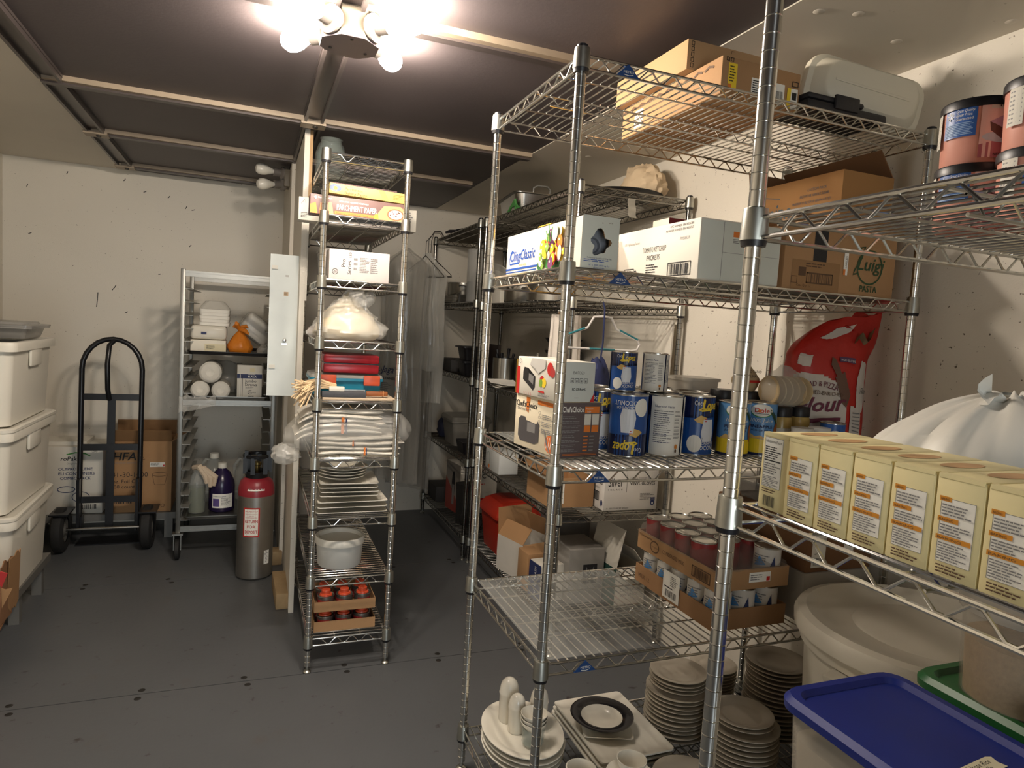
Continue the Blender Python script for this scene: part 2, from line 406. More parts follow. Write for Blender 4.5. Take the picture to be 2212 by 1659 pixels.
# lit fixture
t = thing('ceiling_lamp', 'lit octagonal ceiling lamp with four bare globe bulbs', 'lamp', (.25, 2.15, ZC))
def octo(r, rot=22.5): return [(r*cos(radians(rot+45*i)), r*sin(radians(rot+45*i))) for i in range(8)]
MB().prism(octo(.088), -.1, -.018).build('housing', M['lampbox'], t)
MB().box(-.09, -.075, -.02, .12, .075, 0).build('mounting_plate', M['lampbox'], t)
bp = MB().prism(octo(.09), -.104, -.1).build('cover_plate', mat('dark_lamp_cover', '5a5256', .45, .2), t)
for a in (30, 150, 270): MB().lathe([(.005, -.104), (.004, -.107), (0, -.107)], (.06*cos(radians(a)), .06*sin(radians(a)), 0), 10).build('screw', M['screw'], bp)
for a in (45, 135, 225, 315):
    r = Matrix.Rotation(radians(a), 4, 'Z') @ Matrix.Rotation(radians(90), 4, 'Y')
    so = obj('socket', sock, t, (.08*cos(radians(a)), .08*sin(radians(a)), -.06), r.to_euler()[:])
    b = obj('bulb', bm_on, so, (0, 0, .1))
# unlit fixture on the partition
t = thing('wall_lamp', 'unlit twin-bulb lamp at the head of the partition', 'lamp', (.19, 4.5, 2.36))
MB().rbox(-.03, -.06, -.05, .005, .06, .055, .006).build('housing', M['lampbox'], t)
for y, z, b_ in ((-.02, .03, 200), (.0, -.03, 215)):
    d = Vector((cos(radians(b_)), sin(radians(b_))*.6, -.15 if z < 0 else .05)).normalized()
    r = d.to_track_quat('Z', 'Y').to_euler()[:]
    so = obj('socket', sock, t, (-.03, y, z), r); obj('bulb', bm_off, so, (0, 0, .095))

# ---------------------------------------------------------------- wire shelving
PH = 2.2
prof = [(.0, .03), (.0127, .03)]
z = .05
while z < PH-.02:
    prof += [(.0127, z-.0011), (.0117, z), (.0127, z+.0011)]; z += .0254
prof += [(.0127, PH-.004), (.011, PH), (0, PH)]
post_me = {k: MB().lathe(prof, n=16).mesh('post', M[k]) for k in ('chrome', 'chrome_shaded')}
foot_me = MB().lathe([(0, 0), (.016, 0), (.017, .006), (.012, .012), (.006, .014), (.006, .03), (.0125, .03), (.0125, .036), (0, .036)], n=14).mesh('foot', M['chrome_dull'])
col_me = MB().lathe([(.0127, .010), (.0185, .010), (.019, .007), (.021, -.038), (.0127, -.04)], n=20).mesh('collar', M['chrome_dull'])
ring_me = MB().lathe([(.0127, -.038), (.0198, -.038), (.0182, -.047), (.0127, -.047)], n=18).mesh('sleeve', M['blackring'])
capm = MB().lathe([(.0135, -.004), (.0135, .003), (.009, .006), (0, .006)], n=14).mesh('cap', M['blackring'])
def zig(a, b, zt, zb, pitch=.07, inset=.05, axis='x', c=0):
    n = max(2, int((b-a-2*inset)/(pitch/2))); n += (n % 2 == 0); P = []
    for i in range(n+1):
        u = a+inset+(b-a-2*inset)*i/n; q = zb if i % 2 else zt
        for du in (-.006, .006): P.append((u+du, c, q) if axis == 'x' else (c, u+du, q))
    return P
def shelf_unit(label, x0, x1, y0, y1, zs, m='chrome', tops=True, wire=.0022):
    W, D = x1-x0, y1-y0; lx = W >= D
    t = thing('wire_shelving', label, 'shelving', ((x0+x1)/2, (y0+y1)/2, 0))
    for sx in (-1, 1):
        for sy in (-1, 1):
            p = obj('post', post_me[m], t, (sx*W/2, sy*D/2, 0)); obj('foot', foot_me, p); obj('cap', capm, p, (0, 0, PH))
    # deck: wires across the short side on bearers along the long side
    L, S = (W, D) if lx else (D, W)
    b = MB(); n = int(round((L-.05)/.0265)); e = S/2+.002
    def P(l, s, z): return (l, s, z) if lx else (s, l, z)
    for i in range(n+1):
        l = -L/2+.025+(L-.05)*i/n
        b.tube([P(l, -e, -.0066), P(l, -e+.004, -.0022), P(l, e-.004, -.0022), P(l, e, -.0066)], wire, 5)
    nb = 3 if S > .45 else 2
    for q in range(nb):
        s = -S/2+S*(q+1)/(nb+1); b.tube([P(-L/2+.008, s, -.0068), P(L/2-.008, s, -.0068)], .0026, 6)
        if nb == 3 and q == 1:
            b.tube([P(-L/2+.05, s, -.032), P(L/2-.05, s, -.032)], .0028, 6)
            b.tube([P(p[0], s, p[2]) for p in zig(-L/2, L/2, -.009, -.031)], .0018, 5, caps=False)
    deck = b.mesh('deck_wires', M[m])
    edges = []
    for ax, ln, off in (('x', W, D), ('y', D, W)):
        b = MB()
        for zz, rr in ((-.004, .0036), (-.034, .0036)):
            b.tube([((-ln/2+.014), 0, zz), ((ln/2-.014), 0, zz)] if ax == 'x' else [(0, -ln/2+.014, zz), (0, ln/2-.014, zz)], rr, 8)
        b.tube(zig(-ln/2, ln/2, -.008, -.031, axis=ax), .0022, 6)
        edges.append(b.mesh('edge_rail', M[m]))
    for z in zs:
        d = obj('shelf', deck, t, (0, 0, z))
        for s in (-1, 1):
            obj('edge_rail', edges[0], d, (0, s*D/2, 0)); obj('edge_rail', edges[1], d, (s*W/2, 0, 0))
            for s2 in (-1, 1):
                obj('collar', col_me, d, (s*W/2, s2*D/2, 0)); obj('sleeve', ring_me, d, (s*W/2, s2*D/2, 0))
    return t
LV = [2.186, 1.684, 1.178, .673, .15]
UC = shelf_unit('chrome wire shelving holding the cling film box and the coconut cans', .715, 1.895, 1.50, 2.085, LV)
UD = shelf_unit('nearest chrome wire shelving, with the row of cream cartons', .71, 1.9, .25, .84, [1.715, 1.27, .675, .15])
UE = shelf_unit('narrow chrome wire tower against the partition, with towels and tool boxes', .262, .597, 2.872, 3.86, [2.192, 1.944, 1.683, 1.431, 1.175, .926, .675, .413, .151])
UA = shelf_unit('shaded chrome wire shelving in the far right corner, beside the garment bags', 1.325, 1.905, 4.085, 5.2, [2.186, 1.684, 1.19, .66, .155], 'chrome_shaded')
UB = shelf_unit('shaded chrome wire shelving with the hanging clothes hanger and vinyl gloves box', 1.345, 1.925, 2.745, 4.03, [2.186, 1.672, 1.178, .673, .155], 'chrome_shaded')
# little blue triangular name tags on the shelf fronts
tri = MB().loft([[(-.033, -.0016, -.0345), (.033, -.0016, -.0345), (0, -.0016, -.004)], [(-.033, 0, -.0345), (.033, 0, -.0345), (0, 0, -.004)]]).mesh('name_tag', mat('blue_tag_plastic', '22477E', .4))
for i, z in enumerate(LV[:4]):
    g = obj('name_tag', tri, UC, (-.59+.125+(.02 if i == 1 else 0), -.2925-.0045, z))
    Print().text('METRO', -.014, -.026, .009, 'paper').stroke([(-.012, -.03), (.002, -.0315), (.014, -.0285)], .0016, 'paper').build('lettering', g, face((0, -.0016, 0), (1, 0, 0), (0, 0, 1)))
# ---------------------------------------------------------------- helpers for common goods
def carton(name, label, loc, rot, w_, d, h, m='card', b=.003, open_=0, flaps=(), group=None, cat='box', t=.003, flapm=None):
    """closed or open-topped cardboard box; flaps = [(side, length, angle from vertical outwards)]"""
    T = thing(name, label, cat, loc, rot, group)
    mm = M[m] if isinstance(m, str) else m
    if not open_:
        MB().rbox(-w_/2, -d/2, 0, w_/2, d/2, h, b, 2).build('body', mm, T)
    else:
        b_ = MB()
        b_.box(-w_/2, -d/2, 0, w_/2, d/2, t); b_.box(-w_/2, -d/2, t, -w_/2+t, d/2, h); b_.box(w_/2-t, -d/2, t, w_/2, d/2, h)
        b_.box(-w_/2+t, -d/2, t, w_/2-t, -d/2+t, h); b_.box(-w_/2+t, d/2-t, t, w_/2-t, d/2, h); b_.build('body', mm, T)
    for sd, ln, an in flaps:
        a = radians(an); L_ = {'F': w_, 'B': w_, 'L': d, 'R': d}[sd]-.004
        o = MB().box(-L_/2, -.0015, 0, L_/2, .0015, ln).build('flap', flapm or (M['card_in'] if m in ('card', 'card_dark') else mm), T)
        rz = {'F': 0, 'B': pi, 'L': -pi/2, 'R': pi/2}[sd]
        o.rotation_euler = (Matrix.Rotation(rz, 4, 'Z') @ Matrix.Rotation(a, 4, 'X')).to_euler()
        o.location = {'F': (0, -d/2+.002, h), 'B': (0, d/2-.002, h), 'L': (-w_/2+.002, 0, h), 'R': (w_/2-.002, 0, h)}[sd]
    return T
def tin(parent, r, h, body, name='body', lid=True):
    b = MB(); b.k = 0; b.lathe([(r-.0005, .004), (r-.0005, h-.004)], n=32)
    b.k = 1; b.lathe([(0, .002), (r-.004, .002), (r-.002, 0), (r+.0012, .001), (r+.0012, .004), (r-.0005, .0045)], n=32)
    b.lathe([(r-.0005, h-.0045), (r+.0012, h-.004), (r+.0012, h-.001), (r-.002, h), (r-.004, h-.003), (r*.75, h-.003), (r*.73, h-.0022), (0, h-.0022)], n=32)
    return b.build(name, [M[body] if isinstance(body, str) else body, M['steel']], parent)

# ---------------------------------------------------------------- left: tub stack, boxes, hand truck
M['grey_metal'] = mat('grey_painted_metal', '73716C', .5, .3)
M['greyclear'] = mat('grey_clear_plastic', '8f8d88', .2, alpha=.62)
# stand under the tubs
ts = thing('dunnage_stand', 'grey metal stand under the stack of white tubs', 'stand', (-1.17, 3.72, 0))
MB().box(-.26, -.66, .16, .215, .36, .2).build('platform', M['grey_metal'], ts)
for x in (-.19, .17):
    for y in (-.05, .31): MB().box(x-.022, y-.022, 0, x+.022, y+.022, .16).build('leg', M['grey_metal'], ts)
M['tub'] = mat('white_tub_plastic', 'D8D3C6', .4, var=.03, scale=4)
tw, td, thh = .46, .66, .365
b = MB()
b.rrect(tw-.05, td-.05, 0, thh-.03, .04, 5, tw-.015, td-.015, True, False)
b.m = Matrix.Translation((0, 0, 0)); b.rrect(tw-.062, td-.062, .006, thh-.03, .035, 5, tw-.027, td-.027, True, False)
tub_body = b.mesh('body', M['tub'])
b = MB()
def rr(w_, d, z, r=.04, n=5):
    o = []
    for cx, cy, a0 in ((w_/2-r, d/2-r, 0), (-w_/2+r, d/2-r, 90), (-w_/2+r, -d/2+r, 180), (w_/2-r, -d/2+r, 270)):
        for i in range(n): a = radians(a0+90*i/(n-1)); o.append((cx+r*cos(a), cy+r*sin(a), z))
    return o
b.loft([rr(tw-.02, td-.02, thh-.04), rr(tw+.02, td+.02, thh-.04), rr(tw+.022, td+.022, thh-.012), rr(tw+.014, td+.014, thh), rr(tw-.035, td-.035, thh), rr(tw-.04, td-.04, thh-.02)], False, False)
tub_rim = b.mesh('rim', M['tub'])
hd = MB().rbox(-.085, -.014, thh-.12, .085, .0, thh-.035, .008).mesh('handle', M['tub'])
lidm = MB().loft([rr(tw+.024, td+.024, thh), rr(tw+.024, td+.024, thh+.012), rr(tw+.005, td+.005, thh+.018), rr(tw-.03, td-.03, thh+.012)], True, True).mesh('lid', M['tub'])
tl = ['lowest of the three stacked white food tubs', 'middle one of the three stacked white food tubs', 'top one of the three stacked white food tubs']
for i in range(3):
    T = thing('food_tub', tl[i], 'tub', (-1.17, 3.72+.01*i, .2+i*.385), [.02, -.015, .01][i], 'white food tubs')
    obj('body', tub_body, T); obj('rim', tub_rim, T)
    for a, x, y in ((0, 0, -td/2+.008), (pi, 0, td/2-.008), (pi/2, tw/2-.008, 0), (-pi/2, -tw/2+.008, 0)): obj('handle', hd, T, (x, y, 0), a)
    if i < 2: obj('lid', lidm, T)
for i, (x, y, w_, d, l) in enumerate(((-1.2, 3.45, .24, .2, 'small grey clear food pan with domed lid at front of tub stack'), (-1.14, 3.79, .40, .36, 'larger grey clear food pan lying on the topmost tub'))):
    T = thing('food_pan', l, 'food pan', (x, y, .2+2*.385+thh+.003), .03)
    MB().loft([rr(w_-.05, d-.05, .004, .02), rr(w_-.02, d-.02, .05, .02), rr(w_+.02, d+.02, .05, .025), rr(w_+.02, d+.02, .058, .025)], True, True).build('pan', M['greyclear'], T)
    MB().loft([rr(w_+.024, d+.024, .0585, .025), rr(w_+.024, d+.024, .066, .025), rr(w_-.05, d-.05, .068, .02), rr(w_-.06, d-.06, .078 if i else .1, .02)], True, True).build('lid', M['greyclear'], T)
# torn cardboard box at the left edge
M['red_board'] = mat('red_printed_board', 'C23A3A', .55)
T = thing('torn_box', 'torn red and brown cardboard box at the left edge before the tubs', 'box', (-1.06, 3.21, .2005), .1)
b = MB(); b.box(-.15, -.12, 0, .15, .13, .006); b.build('base', M['card_dark'], T)
for i, (x, y, z, ax, ay, az, w_, h_, m_) in enumerate(((.07, -.1, .19, 14, 18, 6, .17, .17, 'red_board'), (.08, -.085, .13, 6, 24, 0, .17, .16, 'card'), (.155, -.02, .14, 0, 4, 86, .16, .25, 'card_dark'), (.168, .05, .14, 3, -3, 82, .12, .26, 'card_in'), (.02, -.125, .04, -20, 20, 8, .2, .07, 'red_board'), (.1, -.06, .1, -8, 10, 40, .1, .18, 'card_in'))):
    n = 8; R_ = random.Random(i); top = [(-w_/2+w_*k/n, h_/2-R_.uniform(0, .02)) for k in range(n+1)]; bot = [(-w_/2+w_*k/n, -h_/2+R_.uniform(0, .03)*(i != 2)) for k in range(n+1)]
    b = MB(); vs = [(x_, yy, z_) for yy in (-.002, .002) for q in (bot, top) for x_, z_ in q]; m1 = n+1
    fs = [(k, k+1, m1+k+1, m1+k) for k in range(n)]+[(2*m1+k+1, 2*m1+k, 3*m1+k, 3*m1+k+1) for k in range(n)]+[(k+1, k, 2*m1+k, 2*m1+k+1) for k in range(n)]+[(m1+k, m1+k+1, 3*m1+k+1, 3*m1+k) for k in range(n)]+[(0, m1, 3*m1, 2*m1), (n, 2*m1+n, 3*m1+n, m1+n)]
    b.add(vs, fs); b.build('torn_panel', M[m_], T, (x, y, z), (radians(ax), radians(ay), radians(az)))
# low dunnage platform with the two cartons by the back wall
ds = thing('dunnage_rack', 'low grey dunnage rack under the cartons by the back wall', 'rack', (-.88, 5.06, 0))
MB().box(-.42, -.18, .13, .46, .2, .172).build('platform', M['grey_metal'], ds)
for x in (-.39, .4):
    for y in (-.15, .17): MB().box(x-.025, y-.025, 0, x+.025, y+.025, .13).build('leg', M['grey_metal'], ds)
c = carton('carton', 'white deli container carton behind the hand truck', (-1.07, 5.07, .173), 0, .4, .3, .435, 'cardw', flaps=())
P = Print(); P.text('roPak.', .165, .345, .038, M['ink'], bold=.0008, shear=.15).stroke([(.2, .385), (.25, .398), (.3, .392), (.33, .375)], .008, 'green').text('Originals', .2, .322, .016, 'inkgrey')
P.text('OLYPROPYLENE', .155, .283, .026, mat('navy_ink', '25305a', .6), bold=.0006).text('ELI CONTAINERS', .155, .253, .026, M['ink'] if 0 else MC['navy_ink'], bold=.0006).text('COMBO PACK', .165, .223, .026, MC['navy_ink'], bold=.0006)
P.ring(.20, .16, .05, .022, .005, MC['navy_ink']).ring(.28, .11, .05, .035, .004, MC['navy_ink']).text('1200', .33, .40, .02, 'ink').bars(.28, .03, .37, .06, 'ink')
P.build('print', c, boxface(.4, .3, .435, 'F'))
MB().box(-.19, -.1, .436, .1, .13, .46).build('flap', M['cardw'], c)
c = carton('carton', 'brown foil cup carton with open flaps behind the hand truck', (-.655, 5.06, .173), 0, .37, .3, .47, 'card', open_=1, flaps=(('F', .09, 28), ('R', .12, 55), ('B', .1, 15)))
P = Print(); P.text('HFA', .02, .345, .075, 'ink', bold=.0015, shear=.2).text('Inc.', .165, .35, .035, 'ink').text('Handi-foil of America', .02, .325, .016, 'inkgrey').text('341-30-1000', .0, .235, .045, 'ink').text('4 oz. Foil Cup', .0, .195, .034, 'ink').text('1000 count', .0, .16, .034, 'ink')
P.rect(.24, .30, .33, .33, 'paper').lines(.245, .305, .31, .327, 3, 'ink').rect(.318, .303, .328, .315, 'red').ring(.3, .25, .045, .015, .003, 'inkbrown').stroke([(.257, .245), (.27, .18), (.33, .18), (.345, .245)], .003, 'inkbrown').bars(.02, .06, .14, .1, 'ink').ring(.26, .04, .012, .012, .003, 'inkbrown').ring(.29, .04, .012, .012, .003, 'inkbrown').ring(.32, .04, .012, .012, .003, 'inkbrown')
P.build('print', c, boxface(.37, .3, .47, 'F'))
# hand truck
T = thing('hand_truck', 'black steel hand truck standing before the two cartons', 'hand truck', (-.805, 4.76, 0))
K = M['black_paint']
tilt = Matrix.Rotation(radians(-3), 4, 'X')
b = MB(); b.m = tilt
P_ = [(-.165, 0, .12), (-.165, 0, 1.12)]+[(.165*cos(radians(180-a)), 0, 1.12+.19*sin(radians(a))) for a in range(15, 180, 15)]+[(.165, 0, 1.12), (.165, 0, .12)]
b.tube(P_, .0155, 12); b.build('frame', K, T)
for z in (.945, .63, .30):
    b = MB(); b.m = tilt; b.box(-.155, -.008, z-.02, .155, .008, z+.02); b.build('crossbar', K, T)
b = MB(); b.m = tilt; b.box(-.022, -.006, .12, .022, .006, .945); b.build('centre_strap', K, T)
b = MB(); b.m = tilt; b.tube([(-.012, -.012, .93), (-.016, -.05, 1.0), (-.02, -.055, 1.15), (-.015, -.03, 1.27), (.01, 0, 1.305)], .0145, 10); b.build('grip_handle', K, T)
for s in (-1, 1):
    b = MB(); b.box(s*.15-.006, -.02, .1, s*.15+.006, .05, .2); b.box(s*.16-.008, -.05, .13, s*.16+.008, .0, .44); b.build('side_bracket', K, T)
MB().box(-.19, .03, .0, .19, .2, .008).build('toe_plate', K, T)
MB().cyl((-.24, -.06, .135), (.24, -.06, .135), .009, 12).build('axle', M['steel'], T)
wh = MB(); wh.k = 0; wh.m = Matrix.Rotation(radians(90), 4, 'Y')
wh.lathe([(.075, -.03), (.115, -.034), (.134, -.022), (.137, 0), (.134, .022), (.115, .034), (.075, .03)], n=32); wh.k = 1
wh.lathe([(0, -.02), (.02, -.03), (.05, -.014), (.078, -.022), (.078, .022), (.05, .014), (.02, .03), (0, .02)], n=28)
wm = wh.mesh('wheel', [M['rubber'], M['grey_metal']])
for x in (-.245, .225): obj('wheel', wm, T, (x, -.06, .137))
for s in (-1, 1): MB().box(s*.235-.05, -.17, .25, s*.235+.05, .02, .258).build('mudguard', K, T)

# ---------------------------------------------------------------- sheet pan rack
RX0, RX1, RY0, RY1 = -.385, .14, 4.45, 5.08
T = thing('sheet_pan_rack', 'tall aluminium sheet pan rack on casters before the back wall', 'rack', ((RX0+RX1)/2, (RY0+RY1)/2, 0))
hw, hd_ = (RX1-RX0)/2, (RY1-RY0)/2
for sx in (-1, 1):
    for sy in (-1, 1):
        MB().rbox(sx*hw-.013, sy*hd_-.013, .16, sx*hw+.013, sy*hd_+.013, 1.76, .003).build('upright', M['alu'], T)
        b = MB(); b.k = 0; b.box(sx*hw-.03, sy*hd_-.03, .15, sx*hw+.03, sy*hd_+.03, .16); b.box(sx*hw-.022, sy*hd_-.03, .06, sx*hw-.017, sy*hd_+.02, .15); b.box(sx*hw+.017, sy*hd_-.03, .06, sx*hw+.022, sy*hd_+.02, .15)
        b.k = 1; b.m = Matrix.Translation((sx*hw, sy*hd_-.012, .062)) @ Matrix.Rotation(radians(90), 4, 'Y'); b.lathe([(0, -.015), (.05, -.015), (.062, -.01), (.062, .01), (.05, .015), (0, .015)], n=24)
        b.build('caster', [M['alu'], M['rubber']], T)
for z in (1.735, .965, .185):
    for sy in (-1, 1):
        b = MB(); b.box(-hw+.013, sy*hd_-.01, z-.018, hw-.013, sy*hd_+.01, z-.006); b.box(-hw+.013, sy*hd_-.01, z+.004, hw-.013, sy*hd_+.01, z+.016); b.box(-hw+.013, sy*hd_-.006, z-.006, hw-.013, sy*hd_+.006, z+.004)
        b.build('cross_member', M['alu'], T)
rn = MB(); rn.box(-.002, -hd_-.01, -.002, .044, hd_+.01, .0); rn.box(-.002, -hd_-.01, 0, 0, hd_+.01, .016)
M['alu_light'] = mat('pale_aluminium', 'B9B8B2', .5, .8, var=.08, scale=30); rme = rn.mesh('runner', M['alu_light'])
rn = MB(); rn.box(-.044, -hd_-.01, -.002, .002, hd_+.01, .0); rn.box(0, -hd_-.01, 0, .002, hd_+.01, .016)
rme2 = rn.mesh('runner', M['alu_light'])
for i in range(19):
    z = .24+i*.078
    if abs(z-.965) < .02: continue
    obj('runner', rme, T, (-hw+.014, 0, z)); obj('runner', rme2, T, (hw-.014, 0, z))
# sheet pans in the rack
pm = MB().loft([rr(.44, .63, .002, .02), rr(.45, .64, .02, .02), rr(.465, .655, .02, .022), rr(.465, .655, .024, .022), rr(.447, .637, .022, .02), rr(.437, .627, .004, .02)], True, True)
pan_me = pm.mesh('sheet_pan', M['alu'])
pan_bk = bpy.data.meshes.new('x'); bpy.data.meshes.remove(pan_bk)
pan_dk = MB(); pan_dk.v, pan_dk.f, pan_dk.mi = list(pm.v), list(pm.f), list(pm.mi)
pan_dk = pan_dk.mesh('sheet_pan', mat('blackened_steel', '2b2928', .4, .6))
RC = ((RX0+RX1)/2, (RY0+RY1)/2)
zp = [.24+13*.078+.0005, .24+10*.078-.0+.0005, .24+.0005]
zp = [1.2545+.0005+.037, .987, .2405]
tag(obj('sheet_pan', pan_dk, None, (RC[0], RC[1]-.01, .24+13*.078+.0008)), 'blackened sheet pan in the rack under the orange bag', 'sheet pan')
tag(obj('sheet_pan', pan_me, None, (RC[0], RC[1]-.012, .982)), 'aluminium sheet pan in the rack under the jumbo straws box', 'sheet pan')
tag(obj('sheet_pan', pan_me, None, (RC[0], RC[1]-.012, .2408)), 'lowest aluminium sheet pan in the rack, under the jugs', 'sheet pan')
Z1, Z2, Z3 = .24+13*.078+.0052, .9864, .2452
# goods on the top pan
M['foam'] = mat('white_foam', 'E8E4DA', .6)
M['bagfilm'] = mat('milky_plastic_film', 'DEDAD0', .25, alpha=.4)
T = thing('takeout_boxes', 'bag of white foam takeout boxes, topmost on the rack', 'takeout boxes', (-.215, 4.62, Z1+.172))
for i in range(5): MB().loft([rr(.17-.01*(i % 2), .17, .0+i*.02, .02), rr(.175, .175, .019+i*.02, .02)], True, True).build('box', M['foam'], T)
MB().loft([rr(.176, .178, .1, .03), rr(.165, .165, .115, .03), rr(.11, .12, .15, .03), rr(.09, .1, .152, .03)], True, True).build('bag', M['bagfilm'], T)
for i in range(2):
    T = thing('napkin_pack', ['lower white pack of folded napkins with paper band, on the rack', 'upper plastic-wrapped white napkin pack with blue mark, on the rack'][i], 'napkins', (-.245, 4.62, Z1+i*.087), .02*i, 'napkin packs')
    MB().rbox(-.1, -.11, 0, .1, .11, .083, .018 if i else .006, 3).build('napkins', mat('napkin_paper', 'E6DFCF', .85), T)
    if i: MB().rbox(-.103, -.113, .001, .103, .113, .085, .022, 3).build('wrapper', M['film'], T); Print().rect(.06, .03, .09, .045, MC['navy_ink']).build('print', T, face((-.103, -.1145, 0), (1, 0, 0), (0, 0, 1)))
    else: Print().rect(.08, 0, .2, .06, mat('cream_paper', 'DDD2B0', .7)).lines(.09, .03, .15, .05, 3, 'inkgrey').build('print', T, face((-.1, -.1102, 0), (1, 0, 0), (0, 0, 1)))
M['orange_bag'] = mat('orange_plastic_bag', 'DA7F22', .4, var=.12, scale=25, bump=.4, bscale=30)
def knotbag(T, r, h, m, seed=1, name='bag', ears=True, amp=.1):
    prof = lambda q: 1.0 if q < .35 else max(.1, 1-((q-.35)/.65)**1.3*.92)
    MB().blob((0, 0, h*.42), r, r*.8, h*.58, 30, 22, amp, 2.6, seed, True, prof, sharp=amp*1.2).build(name, m, T)
    if ears:
        b = MB()
        for a in (-1, 1): b.tube([(0, 0, h*.93), (a*.012, 0, h*1.0), (a*.035, .01, h*1.05), (a*.045, 0, h*1.0)], [.012, .016, .012, .003], 8)
        b.build('knot', m, T)
T = thing('orange_bag', 'knotted orange plastic bag on the rack', 'bag', (-.065, 4.56, Z1)); knotbag(T, .075, .17, M['orange_bag'], 2)
b = MB(); b.tube([(-.005, -.03, .16), (-.02, -.06, .19), (-.028, -.06, .205)], [.012, .014, .006], 8); b.tube([(0, -.03, .16), (.03, -.06, .15), (.05, -.06, .13)], [.012, .014, .006], 8); b.build('tail', M['orange_bag'], T)
T = thing('clamshell_stack', 'white foam clamshell stack tilted behind the orange bag', 'takeout boxes', (.03, 4.76, Z1+.155), (0, radians(38), .1))
for i in range(4): MB().loft([rr(.2, .18, -.06+i*.03, .015), rr(.205, .185, -.045+i*.03, .015), rr(.2, .18, -.032+i*.03, .015)], True, True).build('box', M['foam'] if i != 2 else mat('grey_foam', '8c8a86', .6), T)
MB().rbox(-.108, -.1, -.07, .108, .1, .075, .03, 3).build('bag', M['bagfilm'], T)
T = thing('small_clear_bag', 'crumpled clear bag at the right end of the black pan', 'bag', (.08, 4.54, Z1+.001)); MB().blob((0, 0, .028), .045, .05, .04, 20, 12, .25, 3, 5).build('bag', M['bagfilm'], T)
T = thing('small_clear_bag', 'crumpled clear bag at the left end of the black pan', 'bag', (-.37, 4.62, Z1)); MB().blob((0, 0, .035), .022, .09, .05, 20, 12, .2, 3, 8).build('bag', M['bagfilm'], T)
# goods on the middle pan: three wrapped rolls and the straws box
roll = MB(); roll.m = Matrix.Rotation(radians(90), 4, 'X')
roll.lathe([(0, .012), (.012, .012), (.018, 0), (.045, .0), (.052, .006), (.054, .02), (.054, .2), (.045, .21), (0, .21)], n=28)
roll_me = roll.mesh('cups', mat('white_lid_stack', 'DCD7CB', .5, bump=.2))
rw = MB(); rw.m = Matrix.Rotation(radians(90), 4, 'X'); rw.lathe([(.02, -.012), (.05, -.006), (.0565, .01), (.0565, .215), (.02, .235)], n=22); rw_me = rw.mesh('wrapper', M['film'])
for i, (x, y, z, s, l) in enumerate(((-.28, 4.52, .054, .95, 'lower left clear-wrapped roll of white lids on the rack'), (-.165, 4.52, .054, .95, 'lower right clear-wrapped roll of white lids on the rack'), (-.225, 4.56, .152, 1.15, 'large clear-wrapped roll of white lids lying on the two others'))):
    T = thing('lid_roll', l, 'lid roll', (x, y+.12, Z2+z+(.003 if i < 2 else .012)), 0, 'wrapped lid rolls'); T.scale = (s, s, s); obj('cups', roll_me, T); obj('wrapper', rw_me, T)
T = thing('plastic_wrapping', 'loose clear plastic hanging over the middle rack bar', 'plastic wrap', (-.3, 4.42, .93))
MB().grid(14, 10, lambda u, v: (-.09+.2*u, -.01-.02*v+.012*noise.noise(Vector((u*6, v*5, 1))), .075-.1*v*(1-.5*u)+.02*noise.noise(Vector((u*7, v*4, 4))))).build('film', M['film'], T)
T = carton('straws_box', 'white jumbo straws box with black band on the rack', (-.005, 4.58, Z2+.001), .04, .147, .12, .208, 'cardw', cat='box')
P = Print(); P.rect(0, .125, .147, .152, MC['navy_ink']).text('BLACK', .062, .131, .017, 'paper', bold=.0004).text('UNWRAPPED', .064, .147, .007, 'paper').text('Jumbo', .047, .1, .026, 'ink', bold=.0003).text('Straws', .046, .077, .026, 'ink', bold=.0003).lines(.05, .058, .11, .07, 2, 'inkgrey')
P.ring(.078, .038, .014, .014, .003, 'ink', a0=40, a1=320).text('Choice', .072, .033, .014, 'ink').rect(.03, 0, .033, .14, 'ink').rect(.016, .01, .02, .15, 'paper').rect(.022, .01, .0225, .145, 'inkgrey').bars(.065, .004, .1, .016, 'ink').rect(.074, .165, .104, .19, MC['cream_paper'])
P.build('print', T, boxface(.147, .12, .208, 'F'))
T = thing('film_bag', 'dim clear plastic bag behind the straws box', 'bag', (-.16, 4.85, Z2)); MB().blob((0, 0, .09), .18, .1, .12, 26, 16, .2, 3, 11).build('bag', mat('grey_clear_film', 'b5b1a8', .2, alpha=.35), T)
# jugs on the lowest pan
def jug(name, label, loc, rot, m, liq=None, lab=None, h=.28, r=.075):
    T = thing(name, label, 'jug', loc, rot)
    prof = [(0, 0), (r*.9, 0), (r, .01), (r, h*.55), (r*.95, h*.66), (r*.6, h*.86), (r*.32, h*.93), (r*.3, h*.95)]
    MB().lathe(prof, n=28).build('body', m, T)
    MB().lathe([(0, h*1.06), (r*.34, h*1.06), (r*.36, h*.95), (r*.3, h*.945)][::-1], n=18).build('cap', M['white_plastic'], T)
    MB().tube([(-r*.3, 0, h*.9), (-r*.62, 0, h*.93), (-r*1.0, 0, h*.78), (-r*.98, 0, h*.55)], .011, 10).build('handle', m, T)
    if liq: MB().lathe([(0, .004), (r*.93, .004), (r*.95, h*.5), (0, h*.5)], n=24).build('liquid', liq, T)
    if lab: lab(T, r)
    return T
M['clearjug'] = mat('cloudy_clear_plastic', 'B9BDB9', .2, alpha=.35)
M['purple'] = mat('dark_purple_liquid', '251a3f', .25, var=.1)
def lab1(T, r): Print().rect(-.055, .03, .075, .12, 'paper', 10).text('SPARTACLEAN', -.05, .1, .012, MC['navy_ink']).rect(-.05, .04, -.01, .09, mat('violet_print', '5a4a86', .5), 4).lines(0, .045, .06, .095, 7, 'inkgrey').build('label_print', T, cylface(r+.0008, -22))
